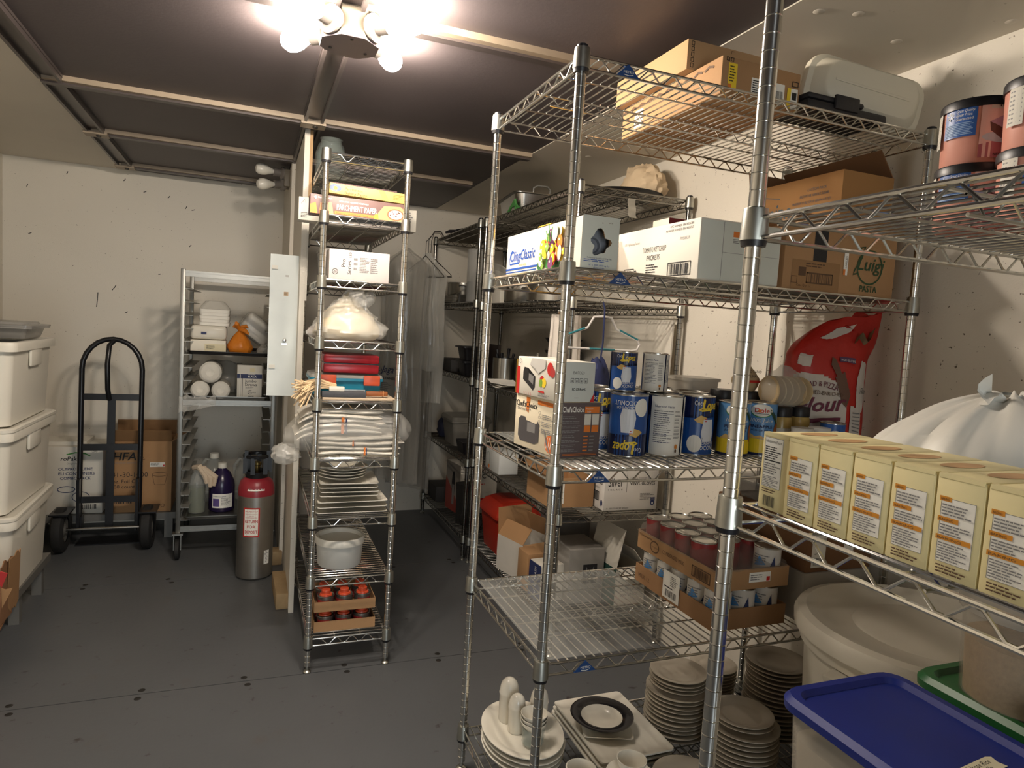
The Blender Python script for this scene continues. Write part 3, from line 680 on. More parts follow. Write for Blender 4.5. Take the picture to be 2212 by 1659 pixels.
jug('cleaner_jug', 'purple cleaner jug with white cap and label on the rack', (-.15, 4.63, Z3+.001), -1.2, M['purple'], None, lab1, .29, .078)
T = thing('spray_bottle', 'clear bottle of green liquid with a pale cloth draped over it', 'bottle', (-.295, 4.6, Z3+.001))
MB().lathe([(0, 0), (.048, 0), (.052, .01), (.052, .18), (.045, .215), (.02, .26), (.016, .28), (0, .28)], n=26).build('body', M['clearjug'], T)
MB().lathe([(0, .003), (.048, .003), (.049, .165), (0, .165)], n=24).build('liquid', mat('olive_liquid', '4f5426', .2), T)
cl_ = MB()
for k, (a, ln) in enumerate(((-.6, .07), (.3, .1), (1.2, .09))):
    cl_.tube([(-.02+.02*k, -.01*k, .285), (.02*cos(a)+.02*k, -.05, .3-.01*k), (.05+.03*k, -.055, .27-ln*.4), (.06+.02*k, -.055, .25-ln*.8)], [.016, .02, .018, .012], 8)
cl_.build('cloth', mat('pale_pink_cloth', 'D2BEA6', .9, bump=.3), T)
jug('water_jug', 'cloudy clear jug at the back left of the lowest rack pan', (-.21, 4.9, Z3+.001), .2, M['clearjug'], None, None, .3, .085)
jug('water_jug', 'cloudy clear jug at the back right of the lowest rack pan', (.0, 4.9, Z3+.001), .2, M['clearjug'], None, None, .3, .085)
jug('bottle_jug', 'pale cloudy jug between the purple jug and the gas cylinder', (.02, 4.64, Z3+.001), -1.2, mat('pale_jug_plastic', 'B4AA9A', .3, alpha=.7), None, None, .27, .062)
# ---------------------------------------------------------------- gas cylinder and open panel door
T = thing('gas_cylinder', 'steel gas cylinder with red shoulder and black valve guard', 'gas cylinder', (.052, 4.08, 0))
R_ = .1; b = MB(); b.k = 0; b.lathe([(0, 0), (R_-.012, 0), (R_, .012), (R_, .485)], n=36)
b.k = 1; b.lathe([(R_, .485), (R_*.985, .525), (R_*.86, .565), (R_*.6, .585), (.04, .592), (0, .592)], n=36); b.build('body', [mat('dull_cylinder_steel', 'A29D95', .38, .9, var=.15, scale=12), mat('red_paint', '8E2530', .35)], T)
MB().lathe([(.012, .59), (.018, .6), (.018, .65), (.024, .655), (.024, .67), (.01, .675), (0, .675)], n=16).build('valve', mat('brass', '8a7748', .35, 1), T)
b = MB(); b.lathe([(.05, .585), (.062, .585), (.068, .62), (.062, .62), (.055, .59)], n=28)
b.lathe([(.07, .70), (.078, .70), (.08, .715), (.074, .72), (.068, .715)], n=28)
for a in (10, 80, 130, 200, 250, 310): b.box(*(lambda x, y: (x-.012, y-.012, .61, x+.012, y+.012, .705))(.068*cos(radians(a)), .068*sin(radians(a))))
for a in (215, 325): b.box(*(lambda x, y: (x-.01, y-.01, .7, x+.01, y+.01, .745))(.072*cos(radians(a)), .072*sin(radians(a))))
b.build('valve_guard', M['black_paint'], T)
P = Print(); P.rect(-.062, .255, .03, .425, mat('red_label', 'B62A24', .5), 8).rect(-.054, .263, .022, .417, 'paper', 8)
for i, (s, y, z_) in enumerate((('PROPERTY OF', .4, .011), ('General Dry-Ice Co.', .387, .008), ('1-800-555', .376, .007), ('FOUNTAIN SODA', .366, .008), ('RETURN', .338, .024), ('FOR', .308, .024), ('DEPOSIT', .278, .024))): P.text(s, -.016, y, z_, MC['red_label'], al='c', bold=.0006 if z_ > .02 else 0, w=(.07 if s in ('RETURN', 'DEPOSIT') else None))
P.build('label_print', T, cylface(R_, -95), step=.0001)
Print().rect(.06, .09, .095, .17, 'paper', 4).lines(.064, .1, .09, .165, 8, 'inkgrey').build('sticker_print', T, cylface(R_, -95), step=.0001)
P = Print(); P.rect(-.05, .0, .045, .028, 'paper', 6).poly([(-.02, .014), (0, .034), (.02, .014), (0, -.006)], mat('teal_green', '1d6b5c', .5)).lines(.02, .004, .04, .024, 4, 'inkgrey').lines(-.046, .004, -.024, .024, 4, 'inkgrey')
P.build('hazard_print', T, lambda u, v, h: ((R_*.985-(v)*.35+h+.001)*cos(radians(-90)+u/R_), (R_*.985-v*.35+h+.001)*sin(radians(-90)+u/R_), .522+v*.9))
T = thing('panel_door', 'white metal panel door standing open from the partition', 'door', (.205, 3.62, 1.11))
b = MB(); b.box(-.118, -.006, 0, .012, .006, .715); b.box(-.126, -.004, .0, -.118, .022, .715); b.build('leaf', mat('cool_white_enamel', 'D3D8D4', .35), T)
MB().lathe([(0, .022), (.008, .02), (.01, .012), (.007, 0)][::-1], n=16).build('knob', M['steel'], T, (-.048, -.006, .285), (radians(90), 0, 0))
MB().box(-.062, -.009, .262, -.035, -.006, .27).build('lock_plate', M['steel'], T)
for z in (.64, .14): MB().box(-.118, -.014, z, -.09, -.006, z+.018).build('latch', M['white_plastic'], T)
Print().rect(.06, .51, .082, .53, mat('tan_sticker', 'c6ab8c', .6)).lines(.062, .512, .08, .528, 4, 'inkbrown').rect(.065, .605, .082, .615, mat('grey_sticker', 'b6b6b0', .5)).build('sticker_print', T, face((-.118, -.006, 0), (1, 0, 0), (0, 0, 1)))
# ---------------------------------------------------------------- narrow tower goods
E1, E2, E3, E4, E5, E6, E7, E8, E9 = 2.1925, 1.9445, 1.6835, 1.4315, 1.1755, .9265, .6755, .4135, .1515
T = thing('glass_jar', 'large clear glass jar on top of the narrow tower', 'jar', (.335, 3.45, E1)); M['glassj'] = mat('greenish_glass', '98a39e', .05, alpha=.2)
MB().lathe([(0, .002), (.065, .002), (.072, .015), (.072, .12), (.06, .16), (.05, .17), (.05, .185), (.054, .19), (.046, .19), (.046, .168), (.066, .12), (.066, .012), (0, .01)], n=32).build('jar', M['glassj'], T)
# parchment boxes
M['plum'] = mat('plum_brown_print', '6F5450', .5)
T = carton('wrap_box', 'plum parchment paper box, lowest of the wrap boxes', (.405, 2.945, E2), 0, .395, .085, .078, 'plum', b=.002)
P = Print(); P.text('PARCHMENT PAPER', .105, .024, .032, 'paper', w=.165, bold=.0006).text('NON-STICK GENUINE VEGETABLE', .115, .056, .009, 'paper', w=.12).rect(.098, .006, .262, .018, 'orange').text('baking / frying / grilling', .105, .0085, .007, 'inkbrown', w=.13)
P.ell(.272, .012, .013, .013, 'yellow').poly([(.28, .0), (.275, .03), (.30, .062), (.37, .066), (.392, .05), (.392, 0)], mat('kraft_print', 'B98E63', .5)).ell(.35, .03, .036, .024, mat('cookie_print', '8b5c3a', .5)).ell(.35, .03, .03, .019, 'paper')
R_ = random.Random(4)
for i in range(16): P.ell(.35+R_.uniform(-.025, .025), .03+R_.uniform(-.014, .014), .004, .003, ['cardw', 'red', 'inkbrown'][i % 3], 7)
P.poly([(.035, 0), (.04, .045), (.085, .05), (.095, .0)], MC['kraft_print']).poly([(.0, 0), (0, .035), (.022, .045), (.03, 0)], 'orange').text("Member's Mark", .03, .062, .009, 'paper').poly([(.014, .064), (.021, .071), (.028, .064), (.021, .057)], 'paper')
P.build('print', T, boxface(.395, .085, .078, 'F'))
T = carton('wrap_box', 'white wrap box sticking out at both sides behind the plum one', (.44, 3.19, E2), 0, .525, .09, .1, 'cardw', b=.002)
Print().lines(.01, .01, .05, .035, 4, 'ink').stroke([(.01, .07), (.025, .09), (.03, .075)], .002, 'inkgrey').lines(.47, .03, .51, .09, 6, 'inkgrey').build('print', T, boxface(.525, .09, .1, 'F'))
T = carton('wrap_box', 'yellow baking paper box lying on the plum wrap box', (.446, 2.945, E2+.081), 0, .33, .06, .042, mat('yellow_card', 'C4AA62', .55), b=.002)
T.rotation_euler = (0, radians(1.5), 0); T.location.z += .006
P = Print(); P.text('Parchment', .062, .02, .017, 'inkbrown', w=.075).text('Baking Paper', .062, .003, .017, 'inkbrown', w=.095).text('Unbleached', .062, .034, .007, 'red').ell(.025, .022, .024, .016, mat('label_blue_grey', '54637a', .5)).ell(.025, .022, .008, .008, 'yellow').text('If You Care', .008, .007, .008, 'yellow', w=.034).poly([(.2, .042), (.225, .042), (.25, 0), (.225, 0)], mat('olive_print', '8fa04e', .5)).lines(.265, .01, .31, .034, 4, 'orange')
P.build('print', T, boxface(.33, .06, .042, 'F'))
T = carton('wrap_box', 'blue white and red foil box behind the yellow one', (.43, 3.05, E2+.079), 0, .33, .06, .05, mat('foil_box_white', 'D9D9DC', .4), b=.002)
Print().rect(0, 0, .12, .05, 'blue_ink').poly([(.12, 0), (.12, .05), (.2, .05), (.16, 0)], MC['navy_ink']).rect(.23, 0, .29, .05, 'red').ell(.26, .025, .012, .012, 'paper').rect(.29, 0, .33, .05, mat('brown_print2', '8a6a55', .5)).build('print', T, boxface(.33, .06, .05, 'F'))
tag(MB().box(-.14, -.04, 0, .14, .06, .006).build('thin_board', mat('dark_plum_board', '4a2f33', .6), None, (.425, 2.97, E2+.131), (0, radians(1), 0)), 'thin dark board lying on top of the wrap boxes', 'board')
# light bulb carton
T = carton('bulb_box', 'white LED bulb box with rotated lettering on the narrow tower', (.417, 2.965, E3), 0, .25, .12, .125, mat('pinkish_white_card', 'BFB6B2', .5), b=.002)
P = Print(); P.text('Pro', .066, .052, .024, 'ink', rot=pi/2).text('Series', .09, .024, .024, 'ink', rot=pi/2).text('LED', .09, .094, .014, 'ink', rot=pi/2).ring(.025, .033, .012, .012, .002, 'ink').text('GE', .018, .028, .011, 'ink', bold=.0004).lines(.1, .04, .12, .1, 3, 'inkgrey').lines(.125, .035, .165, .1, 10, 'inkgrey', seed=5).lines(.17, .035, .205, .1, 8, 'inkgrey', seed=6)
P.build('print', T, boxface(.25, .12, .125, 'F'))
for i, (y, l) in enumerate(((3.12, 'front'), (3.24, 'back'))):
    T = thing('deli_container', l+' one of two cloudy plastic containers behind the bulb box', 'container', (.335, y, E3+.0005))
    MB().loft([rr(.1, .1, .002, .02), rr(.12, .115, .13, .025), rr(.13, .118, .13, .025), rr(.13, .118, .14, .025)], True, True).build('body', mat('cloudy_plastic', 'A7A39B', .3, alpha=.6), T)
# bag of dough
T = thing('dough_bag', 'translucent bag of cream dough on the narrow tower', 'bag', (.392, 3.005, E4))
sh = lambda q: 1 if q < .25 else max(.16, 1-(q-.25)*1.15)
MB().blob((-.005, 0, .085), .165, .1, .118, 30, 22, .12, 2.8, 3, True, sh, sharp=.1).build('contents', mat('cream_dough', 'BDB096', .6, bump=.2, bscale=20), T)
MB().blob((0, 0, .088), .178, .11, .125, 34, 26, .16, 3.4, 3, True, sh, sharp=.2).build('bag', M['film'], T)
b = MB(); b.tube([(.05, -.02, .155), (.035, -.03, .19), (.0, -.02, .205)], [.03, .035, .012], 10); b.tube([(.06, -.01, .15), (.085, -.01, .185), (.1, 0, .205)], [.02, .03, .018], 10); b.build('bag_neck', M['film'], T)
tag(MB().blob((0, 0, .02), .05, .07, .03, 18, 10, .3, 3, 6).build('crumpled_cloth', mat('mauve_cloth', '8d7a70', .9), None, (.29, 3.24, E4)), 'crumpled dull cloth behind the dough bag', 'cloth')
# red case, teal caddy and tools
T = thing('cutting_board', 'thin pale cutting board lying under the tools', 'cutting board', (.43, 3.06, E5)); MB().rbox(-.145, -.16, 0, .165, .2, .012, .004).build('board', mat('pale_board', 'B9A58C', .6), T)
T = thing('tool_caddy', 'teal plastic caddy with clear lid and orange latches', 'caddy', (.4, 3.12, E5+.0125))
teal = mat('teal_plastic', '1F7C98', .35)
MB().loft([rr(.29, .2, 0, .015), rr(.305, .215, .062, .015), rr(.32, .23, .062, .018), rr(.32, .23, .074, .018)], True, True).build('body', teal, T)
MB().loft([rr(.318, .228, .0745, .018), rr(.31, .22, .088, .018), rr(.25, .17, .096, .018)], True, True).build('lid', mat('smoky_clear_lid', 'A9A7A0', .2, alpha=.65), T)
for x in (-.085, .105): MB().rbox(-.036, -.126, .044, .036, -.112, .088, .004).build('latch', mat('orange_plastic', 'C65332', .4), T, (x, 0, 0))
T = thing('red_case', 'dark red plastic case lying on the teal caddy', 'case', (.415, 3.1, E5+.1095))
rd = mat('dark_red_plastic', '8E1B24', .3)
MB().rbox(-.12, -.1, 0, .12, .1, .04, .008).build('base', rd, T); MB().rbox(-.122, -.102, .042, .122, .102, .082, .012).build('lid', rd, T); MB().box(-.117, -.097, .039, .117, .097, .043).build('seam', M['blackring'], T)
T = thing('sharpening_stone', 'dark grey sharpening stone at the front of the cutting board', 'stone', (.375, 2.925, E5+.0125)); MB().rbox(-.092, -.022, 0, .092, .022, .024, .003).build('stone', mat('grey_stone', '45464a', .8, bump=.2), T)
tag(MB().rbox(-.032, -.013, 0, .032, .013, .02, .003).build('white_stone_block', mat('chalk_white', 'D7D2C6', .8), None, (.345, 2.925, E5+.037)), 'small white block lying on the grey sharpening stone', 'block')
T = thing('knife', 'knife with wooden handle beside the sharpening stone', 'knife', (.515, 2.935, E5+.0125)); MB().rbox(-.045, -.011, .006, .05, .011, .026, .005).build('handle', mat('brown_wood', '8A4F25', .5, var=.2, scale=30), T); MB().box(-.19, .018, .008, -.045, .022, .03).build('blade', M['steel'], T)
MB().tube([(.03+.0*cos(a), .014*cos(a), .016+.014*sin(a)) for a in [2*pi*i/16 for i in range(16)]], .0012, 5, closed=True).build('rubber_band', mat('tan_rubber', 'c08b5c', .7), T)
T = thing('mop_head', 'cotton mop strands hanging out beside the tower post', 'mop head', (.27, 2.95, E5+.0125))
b = MB(); R_ = random.Random(2)
for i in range(60):
    a = R_.uniform(-.03, .03); z0 = R_.uniform(.02, .06); sx = R_.uniform(.05, .11); dz = R_.uniform(-.05, .035)
    b.tube([(.075, a*.4, .04+R_.uniform(-.01, .012)), (.0, a-.01, z0+.015), (-sx*.55, a*1.5-.02, z0), (-sx, a*2-.03, z0+dz-.02)], .0032, 5)
b.build('strands', mat('cream_cotton', 'CFB48E', .9), T)
# bag of folded towels
T = thing('towel_bundle', 'clear bag stuffed with folded white towels on the narrow tower', 'towels', (.42, 3.055, E6))
tw_m = mat('white_towel', 'E2DCD0', .9, bump=.25, bscale=120); R_ = random.Random(8)
for i in range(9):
    up_ = i > 3; L_ = .37+R_.uniform(-.02, .02); x0 = (-.235+.004*(i-4) if up_ else -.155)+R_.uniform(-.008, .008); D_ = .13+R_.uniform(-.006, .006); rings = []
    for k in range(17):
        q = k/16; x = x0+L_*q; e = (1-abs(2*q-1)**7)**.5 if 0 < q < 1 else .12
        zc = .0135+i*.0222+.004*sin(q*5+i)-(.03*max(0, .22-q)/.22*((.22-q)/.22 > 0) if up_ else 0)*max(0, .22-q)*4+(.008*sin(q*3.1) if up_ else 0)
        rings.append([(x, D_*(abs(cos(t))**.5)*(1 if cos(t) > 0 else -1)*(.97+.03*sin(i+k)), max(.0005, zc+.0115*e*(abs(sin(t))**.7)*(1 if sin(t) > 0 else -1)+.0012*noise.noise(Vector((q*9, i, cos(t)*2))))) for t in [2*pi*j/20 for j in range(20)]])
    MB().loft(rings).build('towel', tw_m, T)
b = Print()
for u0, v0, s in ((-.05, .1, 1), (.05, .004, .5), (.0, .045, .35)):
    b.rect(u0, v0, u0+.009*s+.003, v0+.07*s, 'orange', up=1); b.rect(u0+.015*s+.003, v0, u0+.02*s+.004, v0+.065*s, MC['navy_ink'], up=0)
b.build('stripe_print', T, lambda u, v, h: (u, -.1372, v+.004))
def fn(u, v):
    a = 2*pi*u; q = v
    x = -.275+.55*q; r = .1*(1-abs(2*q-1)**5)+.012+.008*noise.noise(Vector((q*9, cos(a)*2, sin(a)*2)))
    zz = .105+.108*sin(a)*(1-abs(2*q-1)**4*.75)+(.0-.035*(max(0, .3-q)*3.3)**1.5)+.01*noise.noise(Vector((q*7, a, 2)))
    return (x, .155*cos(a)*(1-abs(2*q-1)**6*.6)+.006*noise.noise(Vector((q*12, a*2, 7))), max(.001, zz))
MB().grid(30, 28, fn, wrap=True).build('bag', M['film'], T)
MB().blob((-.27, -.05, .0), .06, .06, .045, 20, 14, .3, 3, 4, False).build('bag_tail', M['film'], T)
# plates
def plate_mesh(r, h=.018, m='china', rim=.3):
    return MB().lathe([(0, .002), (r*.55, .002), (r*.58, 0), (r*.62, .001), (r*.7, h*.35), (r*.99, h*.85), (r, h), (r*.985, h), (r*(1-rim), h*.5), (r*.62, .006), (0, .005)], n=44).mesh('plate', M[m] if isinstance(m, str) else m)
def square_mesh(w_, h=.02, m='china'):
    return MB().loft([rr(w_*.62, w_*.62, 0, .01, 4), rr(w_*.7, w_*.7, h*.3, .012, 4), rr(w_, w_, h*.85, .012, 4), rr(w_, w_, h, .012, 4), rr(w_*.76, w_*.76, h*.45, .012, 4), rr(w_*.7, w_*.7, h*.35, .012, 4)], True, True).mesh('square_plate', M[m])
sqA = square_mesh(.25); sqB = square_mesh(.3); rnd = plate_mesh(.105)
z = E7
for i in range(3):
    tag(obj('square_plate', sqB, None, (.428, 3.03+.004*i, z), .01*i), nth(i, 3, ('large square platter', 'the bottom pile in the tower')), 'plate', 'large square platters in the tower'); z += .022
z += .002
for i in range(4):
    tag(obj('square_plate', sqA, None, (.415+.004*(i % 2), 3.02, z), -.015*i), nth(i, 4, ('medium square plate', 'the middle pile in the tower')), 'plate', 'medium square plates in the tower'); z += .018
z += .003
for i in range(4):
    tag(obj('round_plate', rnd, None, (.39+.003*i, 3.01, z)), nth(i, 4, ('round white plate', 'the upper pile in the tower')), 'plate', 'round plates in the tower'); z += .013
tag(MB().lathe([(0, 0), (.05, 0), (.075, .014), (.082, .028), (.078, .028), (.07, .015), (0, .006)], n=36).build('bowl', M['china'], None, (.39, 3.0, z+.007)), 'shallow white bowl crowning the tower plate pile', 'bowl')
T = thing('crock', 'round white plastic crock with lid on the narrow tower', 'crock', (.4, 3.04, E8))
MB().lathe([(0, 0), (.088, 0), (.096, .01), (.104, .115), (.1, .115), (.092, .02), (0, .015)], n=40).build('body', mat('greyish_white_plastic', 'CBCAC4', .45), T)
MB().lathe([(.1, .105), (.109, .105), (.11, .13), (.106, .136), (.095, .134), (.09, .118), (0, .118)], n=40).build('lid', M['poly'], T)
# fuel cans in trays
def fuel(label, loc, group):
    T = thing('fuel_can', label, 'can', loc, 0, group); tin(T, .0365, .058, FUEL)
    MB().lathe([(.028, .056), (.026, .062), (.02, .064), (.02, .078), (.018, .08), (0, .08)], n=20).build('cap', mat('orange_cap', 'C3492A', .4), T)
    Print().rect(-.03, .008, .03, .042, mat('fuel_red', '9E2A2A', .5), 8).lines(-.018, .016, .018, .024, 2, 'paper').build('label_print', T, cylface(.0365, -110)); return T
FUEL = mat('grey_fuel_tin', '86807a', .35, .8)
def tray(label, loc, w_, d, h):
    T = thing('card_tray', label, 'tray', loc); b = MB(); t = .003
    b.box(-w_/2, -d/2, 0, w_/2, d/2, t)
    for q in ((-w_/2, -d/2, t, w_/2, -d/2+t, h), (-w_/2, d/2-t, t, w_/2, d/2, h), (-w_/2, -d/2+t, t, -w_/2+t, d/2-t, h), (w_/2-t, -d/2+t, t, w_/2, d/2-t, h)): b.box(*q)
    b.build('tray', M['card'], T); return T
tray('lower cardboard tray of fuel cans on the bottom of the tower', (.421, 3.04, E9), .265, .235, .045)
tray('upper cardboard tray holding orange-capped fuel cans', (.419, 3.04, E9+.089), .265, .235, .045)
proto = None
for lv, zz, nm in ((0, E9+.0035, 'fuel can without visible cap in the lower tray'), (1, E9+.0925, 'grey fuel can with orange cap in the upper tray')):
    for r in range(2):
        for c_ in range(3):
            loc = (.34+.08*c_, 2.97+.085*r, zz)
            if proto is None: proto = fuel('front row left '+nm, loc, 'fuel cans in lower tray')
            else:
                q = clone(proto, loc, random.uniform(-.6, .6), ['front', 'back'][r]+' row '+['left', 'middle', 'right'][c_]+' '+nm); q['group'] = 'fuel cans in %s tray' % ('upper' if lv else 'lower')
# ---------------------------------------------------------------- garment bags hanging in the far corner
M['garment'] = mat('clear_garment_film', 'F0EDE4', .1, alpha=.34, bump=.9, bscale=9)
T = thing('garment_bag', 'clear dry-cleaning bags on wire hangers hung at the far shelving post', 'garment bag', (1.185, 4.88, 0), radians(-52))
wire = MB(); hm = mat('bare_steel_wire', '6f6c68', .35, 1)
for k, (dx, a, dz) in enumerate(((0, .0, 0), (-.05, .12, .005), (.03, -.15, -.01))):
    c_, s_ = cos(a), sin(a)
    sh = [(0, 0, 2.03), (-.2, 0, 1.885), (-.205, 0, 1.87), (.2, 0, 1.87), (.195, 0, 1.885), (0, 0, 2.03), (0, 0, 2.13), (.02, .045-.04+.03*k, 2.2), (.04, .09-.04+.03*k, 2.205), (.05, .115-.04+.03*k, 2.175)]
    wire.tube([(x*c_+dx*0, x*s_-.03*k+.04+y, z+dz) for x, y, z in sh], .0026, 6)
wire.build('wire_hanger', hm, T)
def bagsheet(x0, x1, zt, zb, yc, yd, nar, seed, top=.06):
    def fn(u, v):
        a = 2*pi*u; z = zt+(zb-zt)*v
        tp = max(.06, v/top) if v < top else 1
        hw_ = (x1-x0)/2*(1-nar*sin(min(1, v*1.5)*pi)*.8)*tp; xc = (x0+x1)/2-nar*.12*v
        fold = .014*sin(a*7+seed+v*2)+.01*sin(a*13+seed*2)
        return (xc+(hw_+fold)*cos(a)+.01*noise.noise(Vector((a, v*6, seed))), yc+(yd+fold)*sin(a)*tp, z)
    return MB().grid(56, 44, fn, wrap=True)
bagsheet(-.2, .2, 2.04, .95, 0, .05, .22, 1, .16).build('film', M['garment'], T)
bagsheet(-.3, .1, 2.06, .35, -.12, .05, .1, 3).build('film', mat('dim_garment_film', 'D2CDC2', .14, alpha=.36, bump=.8, bscale=9), T)
bagsheet(-.25, .12, 1.2, .3, -.03, .04, .05, 5, .02).build('film', mat('smoky_garment_film', '9a958b', .2, alpha=.42, bump=.3, bscale=14), T)
P = Print(); P.stroke([(.0, .05), (.02, .075), (.05, .08), (.05, .04), (.02, .02), (.0, .03), (.03, .06), (.09, .075)], .004, MC['navy_ink']).text('Jaga', .05, .05, .075, MC['navy_ink'], shear=.4).text('CLEANERS', .05, .0, .026, 'ink', w=.15, bold=.0006).lines(.05, -.085, .15, -.02, 5, 'inkgrey')
P.build('lettering', T, face((-.28, -.182, 1.1), (1, 0, 0), (0, 0, 1)))
# ---------------------------------------------------------------- far corner shelving goods
A1, A2, A3, A4, A5 = 2.1865, 1.6845, 1.1905, .6605, .1555
M['blackcloth'] = mat('black_cloth', '232024', .8)
for i, (x, y, l) in enumerate(((1.42, 4.98, 'black glove nearer the back wall on top of the corner shelving'), (1.4, 4.72, 'black glove nearer the corner post on top of the corner shelving'))):
    T = thing('black_glove', l, 'glove', (x, y, A1), .5*i)
    b = MB(); b.blob((0, 0, .015), .05, .08, .02, 18, 10, .15, 3, i); b.build('palm', M['blackcloth'], T)
    b = MB(); b.tube([(0, .06, .015), (-.01, .13, .02), (-.02, .16, .012)], [.016, .013, .008], 8); b.build('finger', M['blackcloth'], T)
T = thing('acrylic_cylinder', 'tall clear acrylic cylinder on the corner shelving', 'cylinder', (1.42, 4.4, A2)); MB().lathe([(0, .004), (.066, .004), (.07, 0), (.07, .36), (.066, .36), (.066, .008), (0, .008)], n=32).build('body', mat('clear_acrylic', 'C4C4C0', .06, alpha=.35), T); MB().lathe([(0, .009), (.064, .009), (.064, .14), (0, .14)], n=24).build('contents', mat('grey_contents', '6b6a68', .5), T)
tag(MB().lathe([(0, 0), (.1, 0), (.13, .012), (.145, .06), (.15, .062), (.138, .066), (.12, .02), (0, .012)], n=36).build('tub_lid', M['poly'], None, (1.60, 4.60, A2+.14), (radians(62), 0, radians(-38))), 'round white plastic lid leaning behind the acrylic cylinder', 'lid')
for i in range(3): tag(obj('sheet_pan', MB().loft([rr(.3, .42, .0, .02), rr(.31, .43, .018, .02), rr(.3, .42, .018, .02), rr(.29, .41, .004, .02)], True, True).mesh('sheet_pan', M['steel']), None, (1.5, 4.82-.006*i, A2+.02*i)), ['lowest', 'middle', 'upper'][i]+' steel pan stacked under the pot on the corner shelving', 'pan', 'pans on the corner shelving')
def pot(label, loc, r, h, rot=0, lid=False, name='pot'):
    T = thing(name, label, 'pot', loc, rot)
    MB().lathe([(0, 0), (r*.95, 0), (r, .008), (r, h), (r*1.03, h+.002), (r*1.03, h+.005), (r*.97, h+.004), (r*.965, .006), (0, .005)], n=36).build('body', M['steel'], T)
    b = MB(); b.tube([(r, -.03, h*.75), (r+.03, -.028, h*.8), (r+.035, 0, h*.81), (r+.03, .028, h*.8), (r, .03, h*.75)], .005, 8); b.build('handle', M['steel'], T)
    if lid: MB().lathe([(r*1.03, h+.0055), (r*1.0, h+.012), (r*.4, h+.022), (.012, h+.024), (.012, h+.04), (0, h+.042)], n=30).build('lid', M['steel'], T)
    return T
pot('low steel pot on the stacked pans of the corner shelving', (1.47, 4.86, A2+.06), .12, .09, -1.9)
T = thing('dark_box', 'flat dark box on the middle of the corner shelving', 'box', (1.5, 4.85, A3)); MB().rbox(-.15, -.17, 0, .15, .17, .085, .004).build('body', mat('charcoal_card', '3a3836', .7), T)
for i, (z, y) in enumerate(((0, 4.42), (.1, 4.44))):
    T = thing('black_container', ['lower black plastic container beside the corner post', 'upper black plastic container beside the corner post'][i], 'container', (1.42, y, A3+z)); MB().loft([rr(.12, .15, 0, .02), rr(.15, .18, .085, .02), rr(.18, .21, .085, .02), rr(.18, .21, .097, .02)], True, True).build('body', M['blackring'], T)
tag(MB().box(-.01, -.1, 0, .01, .1, .22).build('dark_board', mat('brown_black_board', '2d2420', .6), None, (1.55, 4.35, A3), .1), 'upright dark board at the back of the corner shelving', 'board')
T = thing('clear_container', 'grey clear food container with lid on the corner shelving', 'container', (1.5, 4.72, A4)); MB().loft([rr(.24, .28, 0, .03), rr(.28, .32, .17, .03), rr(.3, .34, .17, .03), rr(.3, .34, .185, .03)], True, True).build('body', mat('smoky_container', '8b8880', .3, alpha=.6), T); MB().loft([rr(.302, .342, .186, .03), rr(.28, .32, .21, .03)], True, True).build('lid', MC['smoky_container'], T)
T = thing('black_basket', 'black plastic basket in front of the clear container', 'basket', (1.42, 4.36, A4)); MB().loft([rr(.12, .16, 0, .02), rr(.15, .19, .08, .02), rr(.14, .18, .08, .02), rr(.11, .15, .006, .02)], True, True).build('body', M['blackring'], T)
T = thing('dark_pouch', 'dark blue pouch beside the clear container, low on the corner shelving', 'pouch', (1.42, 5.0, A4)); MB().blob((0, 0, .07), .06, .08, .09, 20, 12, .15, 2, 3).build('body', mat('dark_blue_pouch', '22253a', .6), T)
T = carton('appliance_box', 'white and red appliance box at the bottom of the corner shelving', (1.57, 4.72, A5), .12, .3, .26, .36, 'cardw')
P = Print(); P.rect(0, 0, .26, .36, mat('grey_photo_print', '8c857c', .5)).poly([(.0, .0), (0, .24), (.2, .1), (.26, .0)], mat('dull_red_print', '8f3a30', .5)).ell(.14, .2, .03, .1, 'ink').rect(.12, .05, .16, .2, 'inkgrey'); P.build('photo_print', T, boxface(.3, .26, .36, 'L'))
Print().text('ARCTIC', .03, .26, .05, 'ink', bold=.0012).lines(.03, .17, .2, .24, 5, 'red').rect(0, .1, .3, .115, 'red').build('print', T, boxface(.3, .26, .36, 'F'))
T = thing('black_boot', 'tall black rubber boot at the bottom of the corner shelving', 'boot', (1.42, 4.38, A5), .3); MB().loft([rr(.1, .12, .0, .03), rr(.1, .12, .1, .03), rr(.11, .12, .2, .035), rr(.12, .13, .28, .035)], True, True).build('shaft', M['rubber'], T); MB().blob((-.02, -.1, .045), .05, .12, .06, 20, 12, .05, 2, 1).build('foot', M['rubber'], T)
T = thing('dark_box', 'low dark box by the back wall at the bottom of the corner shelving', 'box', (1.5, 5.06, A5)); MB().rbox(-.14, -.12, 0, .14, .12, .12, .004).build('body', mat('charcoal_card2', '2e2b2a', .7), T); Print().text('gloves', .09, .05, .02, 'inkgrey').build('print', T, boxface(.28, .24, .12, 'F'))
